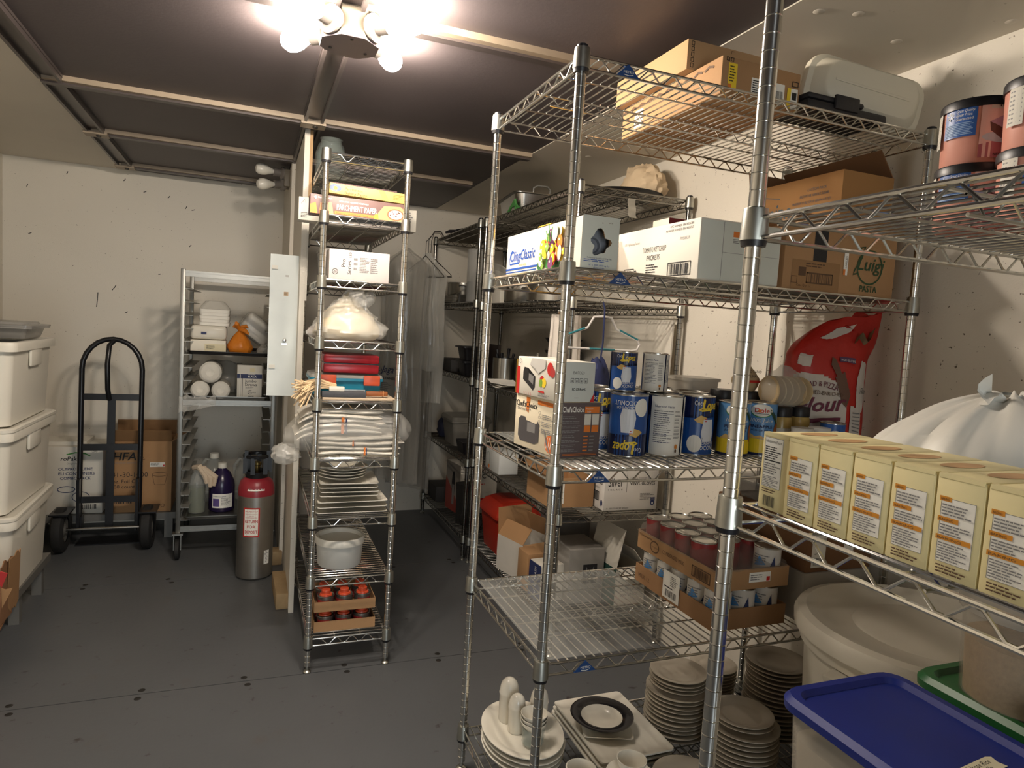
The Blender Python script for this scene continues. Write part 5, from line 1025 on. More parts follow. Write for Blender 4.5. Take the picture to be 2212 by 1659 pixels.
for k in range(4): P.stroke([(.045+.012*k, .012), (.05+.012*k, .002)], .0012, 'red')
P.scale(.23/.205, .9).build('print', T, boxface(.122, .23, .11, 'L'))
P = Print(); P.rect(.002, .002, .168, .12, mat('pale_grey_card', 'C9CCC5', .6)).text('ENUTOGO', .07, .085, .013, 'ink', w=.05)
for k in range(4): P.frame(.06+.02*k, .058, .075+.02*k, .073, .0012, 'ink'); P.rect(.064+.02*k, .061, .071+.02*k, .067, 'inkgrey')
P.text('FC CE RoHS', .068, .035, .012, 'ink', w=.06, bold=.0002).poly([(.15, .0), (.17, .03), (.17, 0)], 'red').lines(.08, .012, .11, .015, 1, 'inkgrey').scale(.122/.17, .9).build('end_print', T, boxface(.122, .23, .11, 'F'))
blue = mat('can_blue', '1E4F96', .3); navy = mat('can_navy', '16204A', .3); silver = mat('tin_silver', 'C9C8C4', .25, 1)
flesh = mat('pineapple_flesh', 'D9B368', .5); drink = mat('drink_white', 'D9DCE2', .4)
def coco(P, r, h, u0, full=True):
    """label of a coconut cream can, front centred on u0"""
    s = h/.178; w_ = 2*pi*r
    P.rect(u0-w_*.24, .004, u0+w_*.24, h-.004, blue, 16).poly([(u0-w_*.24, h*.62), (u0-w_*.1, h*.7), (u0+.0, h*.66), (u0+w_*.12, h*.72), (u0+w_*.24, h*.66), (u0+w_*.24, h-.004), (u0-w_*.24, h-.004)], navy)
    P.text('Coco', u0-.042*s, h*.845, .02*s, 'paper', w=.03*s).text('Lopez', u0-.018*s, h*.775, .04*s, 'yellow', w=.062*s, shear=.15, bold=.0012*s).stroke([(u0-.012*s, h*.95), (u0-.016*s, h*.8), (u0-.026*s, h*.765), (u0-.018*s, h*.755), (u0+.01*s, h*.775)], .005*s, 'yellow')
    P.poly([(u0-.04*s, h*.6), (u0-.02*s, h*.68), (u0+.0*s, h*.64), (u0-.008*s, h*.53), (u0-.03*s, h*.56)], flesh).ell(u0-.004*s, h*.6, .005*s, .005*s, 'red', 12)
    pr = ((.61, .017), (.57, .016), (.52, .0125), (.47, .0135), (.42, .0195), (.37, .023), (.32, .021), (.285, .012), (.27, .006), (.255, .007), (.245, .017), (.235, .017))
    P.poly([(u0+.006*s-w__*s, h*q) for q, w__ in pr]+[(u0+.006*s+w__*s, h*q) for q, w__ in pr[::-1]], drink)
    P.ell(u0-.034*s, h*.2, .022*s, .026*s, 'paper').text('COCONUT', u0-.03*s, h*.1, .019*s, 'paper', w=.078*s).text('CREAM OF', u0-.014*s, h*.19, .011*s, 'paper', w=.055*s)
def nutr(P, u0, h, wd):
    P.rect(u0, .004, u0+wd, h-.004, 'paper', 12).text('Nutrition Facts', u0+.12*wd, h*.8, h*.055, MC['navy_ink'], w=.55*wd, bold=.0002)
    for k in range(16): P.lines(u0+.12*wd, h*(.22+.034*k), u0+.66*wd, h*(.245+.034*k), 1, 'label_ink' if 0 else MC['navy_ink'] if k % 4 == 0 else 'inkgrey', seed=k)
    P.rect(u0+.12*wd, h*.35, u0+.66*wd, h*.356, MC['navy_ink']).rect(u0+.12*wd, h*.7, u0+.66*wd, h*.706, MC['navy_ink'])
    for k in range(8): P.lines(u0+.7*wd, h*(.3+.06*k), u0+.92*wd, h*(.34+.06*k), 2, 'inkgrey', seed=k+9)
    P.ell(u0+.8*wd, h*.17, .05*wd, .04*h, mat('figure_orange', 'd98a3c', .5), 12).ell(u0+.8*wd, h*.1, .03*wd, .03*h, 'inkbrown', 10)
LABC = {}
def coco_can(label, x, y, z, r, h, rz, up=True, big=True):
    T = thing('coconut_can', label, 'can', (x, y, z) if up else (x, y, z+h), rz if up else (pi, 0, rz), 'big coconut cans' if big else 'small coconut cans')
    tin(T, r, h, navy)
    if (r, h) in LABC: obj('label_print', LABC[(r, h)], T); return T
    P = Print(); w_ = 2*pi*r; coco(P, r, h, 0); nutr(P, w_*.25, h, w_*.3); P.rect(w_*.56, .004, w_*.62, h-.004, 'paper').text('FOR FOOD SERVICE USE ONLY', w_*.585, .03, .007, 'ink', rot=pi/2, w=h*.6).text('FREE RECIPE ON INSIDE LABEL', w_*.605, .03, .007, 'ink', rot=pi/2, w=h*.6).rect(w_*.63, .004, w_*.76, h-.004, blue, 6)
    LABC[(r, h)] = P.build('label_print', T, cylface(r, -90), step=.00008).data; return T
RB, HB = .0535, .178; CAM = lambda x, y: math.atan2(x, y)   # turn that faces the aisle
def turn(x, y): return -math.atan2(x, y)
can = coco_can('big coconut cream can standing upside down at the front', 1.022, 1.672, C3, RB, HB, turn(1.022, 1.672)+pi*0, up=False)
can.rotation_euler = (pi, 0, pi+turn(1.022, 1.672)+.1)
coco_can('big can turned to its nutrition facts, right of the upside-down one', 1.146, 1.675, C3, RB, HB, turn(1.15, 1.67)-radians(133))
coco_can('big coconut can with white strip, left of the pineapple juice', 1.266, 1.685, C3, RB, HB, turn(1.27, 1.68)+radians(38))
coco_can('big coconut can half hidden behind the sharpener box', .985, 1.785, C3, RB, HB, turn(.98, 1.78)+.25)
for i, (x, y, l) in enumerate(((1.1, 1.79, 'big can in the second row under the small can on its right'), (1.215, 1.8, 'second big can of the second row'), (1.33, 1.8, 'third big can of the second row'), (1.15, 1.91, 'first big can of the back row'), (1.27, 1.92, 'second big can of the back row'), (1.03, 1.91, 'big can of the back row nearest the sharpener boxes'))):
    coco_can(l, x, y, C3, RB, HB, i*.9)
coco_can('small coconut cream can standing on the big cans', 1.042, 1.75, C3+HB+.0003, .0375, .118, turn(1.04, 1.75)+.12, big=False)
coco_can('small can turned to its nutrition facts on the big cans', 1.15, 1.75, C3+HB+.0003, .0375, .118, turn(1.15, 1.75)-radians(150), big=False)
def dole(label, x, y, rz):
    r, h = .0475, .166; T = thing('juice_can', label, 'can', (x, y, C3), rz, 'pineapple juice cans'); tin(T, r, h, mat('sky_can_blue', '5E93C8', .3))
    P = Print(); P.rect(-.07, .004, .07, .012, navy, 10).rect(-.07, .012, .07, .055, mat('juice_yellow', 'E8C81E', .35), 10).poly([(-.05, .055), (-.03, .07), (-.015, .062), (.0, .066), (.02, .056)], flesh).ell(0, .14, .034, .02, 'green').ell(0, .142, .033, .019, 'paper').text('Dole', -.022, .135, .02, 'red', w=.044, bold=.0006).ell(-.006, .14, .005, .005, 'orange').rect(-.022, .131, .022, .1325, MC['navy_ink']).text('100% Juice', -.035, .106, .016, 'paper', w=.07, shear=.2).text('PINEAPPLE', -.036, .088, .013, MC['navy_ink'], w=.072, bold=.0006).text('JUGO DE PINA', -.034, .078, .008, MC['navy_ink'], w=.068).ell(.058, .075, .016, .03, mat('pineapple_brown', '9A5A2A', .6))
    for k in range(5): P.stroke([(.055, .1), (.05-.006*k, .115+.006*k), (.045-.004*k, .13+.004*k)], .003, 'green_ink2')
    P.build('label_print', T, cylface(r, -90), step=.00008)
dole('pineapple juice can left of the nearest post', 1.372, 1.64, turn(1.37, 1.64)+.2); dole('pineapple juice can right of the nearest post', 1.478, 1.645, turn(1.48, 1.645)+.05)
def jar(label, x, y, r, h, m, capm_, capr=None, name='jar', z=None, group=None):
    T = thing(name, label, 'jar', (x, y, C3 if z is None else z), 0, group); capr = capr or r*.95
    MB().lathe([(0, 0), (r*.94, 0), (r, .006), (r, h*.7), (r*.97, h*.76), (capr*.95, h*.8), (capr*.95, h*.82)], n=28).build('body', m, T); MB().lathe([(capr, h*.8), (capr*1.02, h*.82), (capr*1.02, h*.985), (capr*.97, h), (0, h)], n=28).build('lid', capm_, T); return T
mus = mat('mustard_jar', 'B79B57', .25)
jar('black-lidded jar behind the pineapple juice, left of the post', 1.425, 1.765, .042, .19, mat('dark_jar', '4a4038', .3), M['blackring'])
jar('wide black-lidded jar behind the right pineapple juice can', 1.515, 1.755, .042, .188, mat('dark_jar2', '57483a', .3), M['blackring'])
j = jar('left mustard jar with black cap', 1.566, 1.655, .035, .15, mus, M['blackring']); Print().rect(-.03, .02, .03, .085, 'cardw', 6).ell(0, .03, .024, .018, MC['navy_ink']).build('label_print', j, cylface(.035, -120))
j = jar('right mustard jar with black cap', 1.642, 1.66, .036, .15, mus, M['blackring'])
for i, (x, y, l) in enumerate(((1.565, 1.56, 'left low jam jar with white lid'), (1.638, 1.565, 'right low jam jar with white lid'))):
    jar(l, x, y, .034, .098, mat('dark_jam', '3a2140', .25), mat('white_tin_lid', 'CFCDC8', .35))
T = thing('milk_can', 'blue and white can beside the flour sack', 'can', (1.712, 1.585, C3), 0); tin(T, .037, .112, mat('milk_blue', '2B5DA8', .35)); Print().ell(-.005, .075, .02, .014, 'paper').ell(-.005, .075, .016, .011, mat('logo_blue', '2a6fc0', .4)).poly([(-.04, .05), (.0, .062), (.04, .04), (.04, .004), (-.04, .004)], 'paper').text('Can Condensed', -.03, .02, .01, MC['navy_ink'], w=.06).build('label_print', T, cylface(.037, -115))
T = thing('snack_bag', 'clear bag of round pale crackers resting on the mustard jars', 'bag', (1.58, 1.67, C3+.1505))
for k in range(6): MB().lathe([(0, 0), (.045, 0), (.047, .003), (.045, .006), (0, .006)], n=24).build('cracker', mat('pale_cracker', 'CDB48A', .8), T, (-.06+.024*k, .0, .048), (0, radians(90), .1*k))
MB().blob((0, 0, .055), .08, .052, .075, 26, 18, .1, 3, 4, True, lambda q: 1 if q < .6 else 1-(q-.6)*1.1).build('bag', M['film'], T)
T = thing('papadum_bag', 'printed clear bag of papadums between post and crackers', 'bag', (1.505, 1.76, C3+.1885)); MB().blob((0, 0, .04), .05, .03, .06, 22, 16, .1, 3, 6, True, lambda q: 1 if q < .5 else 1-(q-.5)*1.7).build('bag', mat('papadum_bag', 'C4AE86', .5), T); MB().tube([(0, 0, .085), (-.005, 0, .105), (.005, 0, .12)], [.012, .008, .014], 8).build('neck', M['film'], T); Print().text('HAND PAPAD', 0, .06, .012, 'ink', w=.07).text('PODUMA', 0, .045, .012, 'ink', w=.05).rect(0, .028, .07, .036, 'red').build('print', T, face((-.035, -.032, 0), (1, 0, 0), (0, 0, 1)))
T = thing('deli_tub', 'cloudy plastic tub behind the cans near the post', 'tub', (1.43, 1.94, C3)); MB().loft([rr(.11, .11, 0, .02), rr(.14, .14, .205, .025), rr(.15, .15, .205, .025), rr(.15, .15, .215, .025)], True, True).build('tub', mat('cloudy_tub', 'C2BCAF', .3, alpha=.75), T)
# flour sack
T = thing('flour_sack', 'red paper flour sack standing at the end of the third shelf', 'flour sack', (1.775, 1.70, C3), -.3)
SW, SD, SH = .262, .13, .45
def sack(u, v):
    a = 2*pi*u; c_, s_ = cos(a), sin(a); q = 3.2
    k = 1-.1*max(0, v-.75)*4*0; top = 1 if v < .74 else 1-((v-.74)/.26)**1.6*.3
    dep_ = 1 if v < .6 else 1-((v-.6)/.4)**1.3*.86
    wob = 1+.03*noise.noise(Vector((c_*2, s_*2, v*5)))+.015*noise.noise(Vector((c_*6, s_*5, v*12)))
    lean = .1*max(0, v-.7)**1.1*3.2
    x = SW/2*(abs(c_)**(2/q))*(1 if c_ > 0 else -1)*wob*top*(1+.03*sin(v*9)); y = SD/2*(abs(s_)**(2/q))*(1 if s_ > 0 else -1)*wob*dep_
    return (x+lean, y, SH*v+.02*c_*max(0, v-.8)*5+.008*noise.noise(Vector((c_*3, s_, v*8)))*(v > .05))
redp = mat('red_sack_paper', 'B9281E', .45, var=.1, scale=8, bump=.5, bscale=16)
MB().grid(64, 34, sack, wrap=True).build('sack', redp, T)
def flap_(u, v):
    return (.03+.11*u+.01*v, -.02+.05*v-.012*sin(u*6), SH*.9+.035*v+.03*u+.012*sin(u*7+v*3)-.05*(1-v)*u)
MB().grid(14, 8, flap_).build('torn_top', redp, T); MB().grid(12, 8, lambda u, v: (.07+.06*u, -.06+.05*v, SH*.83+.02*sin(u*8)-.03*v+.03*u)).build('torn_lining', mat('kraft_lining', '8a7a5c', .8), T)
def onsack(u, v, h):
    # front of the sack: u across from the left side, v up
    best = (u-.5)*SW; vv = min(.98, max(0.0, v/SH)); c_ = max(-.999, min(.999, best/(SW/2)))
    cc = abs(c_)**(3.2/2)*(1 if c_ > 0 else -1); s_ = -math.sqrt(max(0, 1-cc*cc)); a = math.atan2(s_, cc); p = sack((a/(2*pi)) % 1, vv)
    return (p[0], p[1]-h-.0018, p[2])
P = Print(); wm_ = mat('white_sack_print', 'CFC6BC', .5); pl = mat('plum_ink', '6A1F3A', .5); br = mat('dull_brown_print', '6B4C3C', .6)
def wpoly(pts, m):
    # dense fill so that the print follows the sack: grid cells inside the polygon
    n = 34; us = [p[0] for p in pts]; vs_ = [p[1] for p in pts]
    V = []; F = []; a0, a1, b0, b1 = min(us), max(us), min(vs_), max(vs_)
    def ins(x, y):
        r = False; j = len(pts)-1
        for i in range(len(pts)):
            if (pts[i][1] > y) != (pts[j][1] > y) and x < (pts[j][0]-pts[i][0])*(y-pts[i][1])/(pts[j][1]-pts[i][1])+pts[i][0]: r = not r
            j = i
        return r
    idx = {}
    for i in range(n):
        for j in range(n):
            if ins(a0+(a1-a0)*(i+.5)/n, b0+(b1-b0)*(j+.5)/n):
                q = []
                for di, dj in ((0, 0), (1, 0), (1, 1), (0, 1)):
                    k = (i+di, j+dj)
                    if k not in idx: idx[k] = len(V); V.append((a0+(a1-a0)*k[0]/n, b0+(b1-b0)*k[1]/n))
                    q.append(idx[k])
                F.append(tuple(q))
    P.raw(V, F, m, 6)
wpoly([(.02, .09), (.03, .255), (.12, .262), (.35, .26), (.62, .225), (.69, .15), (.69, .085), (.5, .07), (.3, .05), (.15, .06)], wm_)
wpoly([(.82, .15), (.8, .25), (.85, .31), (.93, .3), (.95, .2), (.9, .14)], wm_); wpoly([(.75, .03), (.74, .16), (.88, .155), (.9, .03)], wm_)
wpoly([(.04, .285), (.07, .325), (.22, .32), (.18, .28)], wm_); wpoly([(.18, .375), (.3, .41), (.55, .43), (.52, .4), (.35, .37)], wm_)
wpoly([(.5, .255), (.62, .27), (.72, .2), (.68, .15), (.62, .165)], br); wpoly([(.44, .29), (.46, .315), (.5, .31), (.58, .265), (.54, .25)], br)
wpoly([(.555, .3), (.555, .318), (.76, .318), (.76, .3)], mat('violet_tag', '5c3a5c', .5))
P.h += 6
def stext(t, u, v, sz, m, w, **k):
    vs, fs, wd = textmesh(t); sx = w/wd; sh_ = k.get('shear', 0); cv = k.get('curve', 0); bo = k.get('bold', 0)
    for dx, dy in ((0, 0), (bo, 0), (0, bo*SW), (bo, bo*SW)) if bo else ((0, 0),):
        P.raw([(u+x*sx+y*sz*sh_/SW+dx, v+y*sz+dy-cv*((x*sx-w/2)**2)+k.get('slope', 0)*x*sx) for x, y in vs], fs, m, .5)
stext('BREAD & PIZZA', .05, .222, .03, pl, .5, curve=.12, slope=-.02); stext('BLEACHED-ENRICHED', .04, .196, .017, 'inkbrown', .58, slope=-.015)
stext('Flour', .03, .125, .075, pl, .6, shear=.25, bold=.008, slope=.03); stext('HIGH GLUTEN', .57, .304, .011, 'paper', .18)
P.h += 2; n = 14; P.raw([(.03+.58*i/n, .1+.012*(i/n)**2+d) for i in range(n+1) for d in (0, .011)], [(2*i, 2*i+2, 2*i+3, 2*i+1) for i in range(n)], pl, 1)
wpoly([(.53+.115*cos(a)*1.0, .065+.034*sin(a)) for a in [2*pi*i/20 for i in range(20)]], mat('olive_brown_disc', '54442f', .5)); P.h += 6
stext('25', .47, .058, .032, 'paper', .12); stext('LB. (11.3 KG)', .475, .043, .011, 'paper', .11)
P.h += 2
for k in range(9): P.rect(.77, .04+.012*k, .86, .044+.012*k, 'inkgrey', 2, 0)
stext('Flour', .84, .2, .03, 'ink', .1, shear=.3)
P.build('print', T, onsack, step=.00009, base=.0002)
# ---------------------------------------------------------------- fourth shelf: cut plastic sheet, two can trays, box
sheet('clear plastic sheet on the fourth shelf beside the can trays', (.985, 1.79, C4), .51, .56)
TX, TY, TW, TD = 1.415, 1.757, .27, .425
film2 = mat('dark_shrink_film', '9a9088', .2, alpha=.28)
def cantray(label, z, top):
    T = thing('can_tray', label, 'can tray', (TX, TY, z)); t = .003; hh = .062
    b = MB(); b.box(-TW/2, -TD/2, 0, TW/2, TD/2, t)
    for q in ((-TW/2, -TD/2, t, TW/2, -TD/2+t, hh), (-TW/2, TD/2-t, t, TW/2, TD/2, hh), (-TW/2, -TD/2+t, t, -TW/2+t, TD/2-t, hh), (TW/2-t, -TD/2+t, t, TW/2, TD/2-t, hh)): b.box(*q)
    b.build('tray', M['card'] if top else M['card_dark'] if 0 else mat('dusty_card', '9A7450', .8), T)
    return T
lb = ['lower', 'upper']
for lv in range(2):
    z = C4+.119*lv
    T = cantray(['lower cardboard can tray with the white shipping label', 'upper cardboard can tray under torn plastic film'][lv], z, lv)
    if lv == 0:
        MB().box(-TW/2-.001, .0, -.0, -TW/2-.0002, .0, .0).build('x', M['card'], T) if 0 else None
        P = Print(); P.rect(.17, .01, .26, .1, 'paper').lines(.21, .055, .25, .09, 6, 'inkgrey').bars(.185, .018, .245, .04, 'ink').lines(.18, .044, .25, .053, 1, 'ink').build('label_print', T, face((-TW/2-.002, TD/2, 0), (0, -1, 0), (0, 0, 1)))
        Print().text('MILK 12', .02, .02, .02, 'inkbrown').build('print', T, boxface(TW, TD, .06, 'L'))
    else:
        P = Print(); P.text('24 Condensed Milk', .01, .046, .01, 'inkbrown').text('CONDENSED MILK', .15, .025, .018, 'inkbrown', w=.12).ell(.105, .03, .026, .02, 'inkbrown').ell(.105, .03, .022, .016, M['card']).text('Carnation', .086, .027, .009, 'inkbrown', w=.038).frame(.31, .01, .4, .045, .003, 'inkbrown').bars(.32, .014, .39, .04, 'inkbrown').build('print', T, boxface(TW, TD, .06, 'L'))
        Print().rect(.12, .02, .2, .05, 'paper').rect(.185, .022, .198, .035, 'red').lines(.125, .025, .18, .045, 3, 'inkgrey').build('end_print', T, boxface(TW, TD, .06, 'F'))
        def ftop(u, v):
            x = -TW/2-.004+(TW+.008)*u; y = -TD/2-.004+(TD+.008)*v; e = min(u, v, 1-u, 1-v); z_ = .06+.056*min(1, e*9)**.6
            if v < .35: z_ -= .05*(1-v/.35)*min(1, e*9)
            return (x, y, z_+.006*noise.noise(Vector((u*9, v*11, 2))))
        MB().grid(24, 30, ftop).build('torn_film', film2, T)
red_can = mat('bean_red', '8E2B2B', .35); wl = mat('white_can_label', 'CFCAC2', .45)
n_ = 0; FCL = []
for lv in range(2):
    for r in range(5):
        for c_ in range(3):
            if lv == 1 and r == 0 and c_ != 2: continue
            x, y, z = TX-.087+.087*c_, TY-.168+.084*r, C4+.0035+.119*lv
            row = ['front', 'second', 'third', 'fourth', 'back'][r]+' row '+['left', 'middle', 'right'][c_]
            T = thing('food_can', row+(' red-labelled can in the upper shrink-wrapped tray' if (lv and r > 0) else ' white-labelled can in the upper tray' if lv else ' white-labelled can in the lower shrink-wrapped tray'), 'can', (x, y, z), 0, 'cans in the %s tray' % ('upper' if lv else 'lower'))
            if n_ in (0, 15) or n_ == 14: pass
            key = 'R' if (lv and r > 0) else 'W'
            if key not in globals().get('CANM', {}): CANM = dict(globals().get('CANM', {})); q = tin(T, .0405, .112, red_can if key == 'R' else wl); CANM[key] = q.data
            else: obj('body', CANM[key], T)
            if key == 'W' and (c_ == 0 or r == 0): FCL.append(1) or Print().poly([(-.03, .05), (-.01, .085), (.01, .06)], mat('sky_print', '4a86c0', .5)).lines(-.03, .06, .02, .09, 4, 'inkgrey').poly([(.02, .05), (.035, .09), (.04, .05)], MC['navy_ink']).build('label_print', T, cylface(.0405, -150))
            n_ += 1
T = carton('flat_box', 'low grey-white flat box under the dark brown box', (1.735, 1.75, C4), 0, .27, .44, .155, mat('dusty_white_card', '9d978d', .7))
T = carton('brown_box', 'dark brown box with white barcode label on the fourth shelf', (1.74, 1.75, C4+.156), 0, .27, .43, .15, 'card_dark'); P = Print(); P.rect(.02, .015, .075, .13, 'paper').bars(.028, .022, .065, .045, 'ink').text('NEW - GEM', .028, .1, .01, 'ink').text('NET WT', .028, .055, .008, 'ink').build('label_print', T, boxface(.27, .43, .15, 'F')); Print().rect(.15, .06, .19, .09, 'paper').build('sticker_print', T, boxface(.27, .43, .15, 'F'))
T = thing('clear_pan', 'clear plastic food pan resting on the dark brown box', 'food pan', (1.70, 1.84, C4+.307)); MB().loft([rr(.1, .14, .0, .02), rr(.15, .2, .065, .02), rr(.19, .24, .067, .02), rr(.19, .24, .072, .02), rr(.148, .198, .07, .02), rr(.098, .138, .004, .02)], True, True).build('pan', mat('clear_pan_plastic', '8f8b84', .1, alpha=.45), T)
# ---------------------------------------------------------------- bottom shelf: crockery
def stack(name, what, mesh, x, y, z, n, dz, group, cat='plate', jit=.003, seed=1):
    R_ = random.Random(seed)
    for i in range(n): tag(obj(name, mesh, None, (x+R_.uniform(-jit, jit), y+R_.uniform(-jit, jit), z+i*dz), 0 if 'oval' in name else R_.uniform(0, 3)), nth(i, n, what), cat, group)
    return z+n*dz
def rim_plate(r, h, m):
    return MB().lathe([(0, .003), (r*.5, .003), (r*.54, 0), (r*.6, 0), (r*.64, .004), (r*.97, h*.82), (r, h*.9), (r, h), (r*.965, h*1.02), (r*.72, h*.62), (r*.66, h*.5), (r*.6, .008), (0, .0065)], n=44).mesh('plate', m)
stone = mat('stone_grey_china', 'C0B6A5', .22, var=.03)
pA = rim_plate(.106, .022, stone); pB = rim_plate(.085, .018, stone); pC = rim_plate(.112, .024, stone); pS = rim_plate(.098, .02, stone); pT = rim_plate(.098, .02, stone)
ov = MB().lathe([(0, .004), (.075, .004), (.08, 0), (.088, .001), (.1, .008), (.146, .024), (.15, .027), (.15, .03), (.145, .0305), (.118, .02), (.104, .013), (.095, .0095), (0, .009)], n=56, sx=.86, sy=1.12).mesh('oval_platter', M['china'])
stack('oval_platter', ('oval white platter', 'the pile under the upturned cups'), ov, .862, 1.912, C5, 4, .0165, 'oval platters', jit=.003, seed=3)
zo = C5+3*.0165+.0092
dome = MB().lathe([(0, 0), (.029, 0), (.031, .004), (.0315, .09), (.0335, .097), (.0325, .101), (.031, .108), (.029, .122), (.024, .134), (.015, .143), (.006, .1465), (0, .147)], n=28).mesh('upturned_cup', M['china'])
for i, (x, y, s, l) in enumerate(((.842, 2.0, 1.0, 'tallest upturned white cup at the back of the oval platter'), (.845, 1.933, .86, 'middle upturned white cup on the oval platter'), (.925, 1.935, .92, 'upturned white cup at the right of the oval platter'))):
    o = tag(obj('upturned_cup', dome, None, (x, y, zo)), l, 'cup', 'upturned cups'); o.scale = (s*1.02, s*1.02, s)
T = thing('glass_tumbler', 'ribbed clear glass holding the stacked small bowls', 'glass', (.87, 1.85, zo)); MB().lathe([(0, .002), (.03, .002), (.032, .006), (.036, .012), (.034, .022), (.037, .032), (.035, .042), (.038, .052), (.037, .06), (.035, .06), (.032, .01), (0, .008)], n=28).build('glass', mat('clear_tumbler', 'AEB8B0', .04, alpha=.3), T)
bowl = MB().lathe([(0, .0), (.016, 0), (.02, .003), (.038, .024), (.043, .036), (.0415, .0365), (.036, .024), (.018, .005), (0, .004)], n=30).mesh('small_bowl', M['china'])
stack('small_bowl', ('small white bowl', 'those on the ribbed glass'), bowl, .87, 1.85, zo+.0445, 3, .0125, 'small bowls on glass', 'bowl', .0005)
T = thing('ramekin', 'white ribbed ramekin beside the oval platters', 'ramekin', (.962, 1.69, C5)); MB().lathe([(0, 0), (.038, 0), (.042, .004), (.044, .06), (.047, .062), (.047, .068), (.043, .069), (.04, .06), (.037, .008), (0, .006)], n=36).build('dish', M['china'], T)
tag(obj('gravy_dish', MB().lathe([(0, 0), (.035, 0), (.05, .025), (.055, .032), (.05, .032), (.035, .006), (0, .005)], n=30, sy=1.3).mesh('gravy_dish', M['china']), None, (.915, 1.585, C5)), 'small oval white dish at the front shelf edge', 'dish')
big = MB().loft([rr(.22, .31, 0, .012, 4), rr(.24, .33, .01, .014, 4), rr(.268, .358, .02, .014, 4), rr(.268, .358, .025, .014, 4), rr(.215, .305, .012, .02, 4)], True, True).mesh('rectangular_platter', M['china'])
for i in range(3): tag(obj('rectangular_platter', big, None, (1.165+.004*i, 1.885-.003*i, C5+.0175*i), .008*i-.01), nth(i, 3, ('large rectangular platter', 'the pile under the black-rimmed bowl')), 'platter', 'rectangular platters')
zb = C5+.0175*2+.0125
tag(obj('square_plate', square_mesh(.165, .018), None, (1.15, 1.88, zb), -.35), 'square white plate under the black-rimmed bowl', 'plate')
T = thing('rimmed_bowl', 'white bowl with wide black rim on the square plate', 'bowl', (1.14, 1.89, zb+.0105))
b = MB(); b.k = 1; b.lathe([(0, .0), (.045, 0), (.05, .002), (.07, .016), (.104, .034)], n=44); b.k = 0; b.lathe([(.104, .034), (.107, .038), (.103, .039), (.07, .03)], n=44); b.k = 1; b.lathe([(.07, .03), (.062, .02), (.042, .008), (0, .006)], n=44); b.build('bowl', [mat('black_glaze', '19171c', .12), M['china']], T)
z = stack('dinner_plate', ('stone dinner plate', 'the stack right of the rectangular platter'), pA, 1.418, 1.868, C5, 11, .0145, 'plates stack beside platter', seed=4)
stack('side_plate', ('smaller plate', 'those crowning the stack beside the rectangular platter'), pT, 1.42, 1.866, z+.008, 4, .0125, 'side plates beside platter', seed=5)
z = stack('dinner_plate', ('stone plate', 'the front right stack behind the nearest post'), pC, 1.505, 1.628, C5, 10, .0155, 'front right plates', seed=6); stack('side_plate', ('small glossy plate', 'the pair on the front right stack'), pS, 1.502, 1.63, z+.009, 2, .013, 'small plates on front right stack', seed=7)
stack('side_plate', ('dim side plate', 'the low stack at the back'), pB, 1.63, 1.945, C5, 15, .0118, 'back plates', seed=8)
stack('dinner_plate', ('stone plate', 'the tall stack beside the bin'), rim_plate(.105, .024, stone), 1.762, 1.77, C5, 17, .0155, 'plates beside the bin', seed=9, jit=.005)
stack('dinner_plate', ('stone plate', 'the low front stack left of the nearest post'), pA, 1.27, 1.585, C5, 3, .015, 'low front plates', seed=10)
z = stack('soup_bowl', ('stone soup bowl', 'the pile under the tea cup'), MB().lathe([(0, 0), (.045, 0), (.05, .004), (.078, .03), (.086, .036), (.083, .038), (.074, .03), (.045, .008), (0, .006)], n=40).mesh('soup_bowl', stone), 1.072, 1.585, C5, 4, .013, 'soup bowls under cup', 'bowl', seed=11)
z = stack('saucer', ('white saucer', 'the pile under the tea cup'), plate_mesh(.072, .015), 1.072, 1.588, z+.014, 3, .007, 'saucers under cup', 'saucer', seed=12)
T = thing('tea_cup', 'white tea cup on the stacked saucers', 'cup', (1.07, 1.588, z+.001)); MB().lathe([(0, 0), (.026, 0), (.03, .003), (.042, .045), (.044, .056), (.0415, .056), (.038, .042), (.026, .006), (0, .005)], n=36).build('cup', M['china'], T)
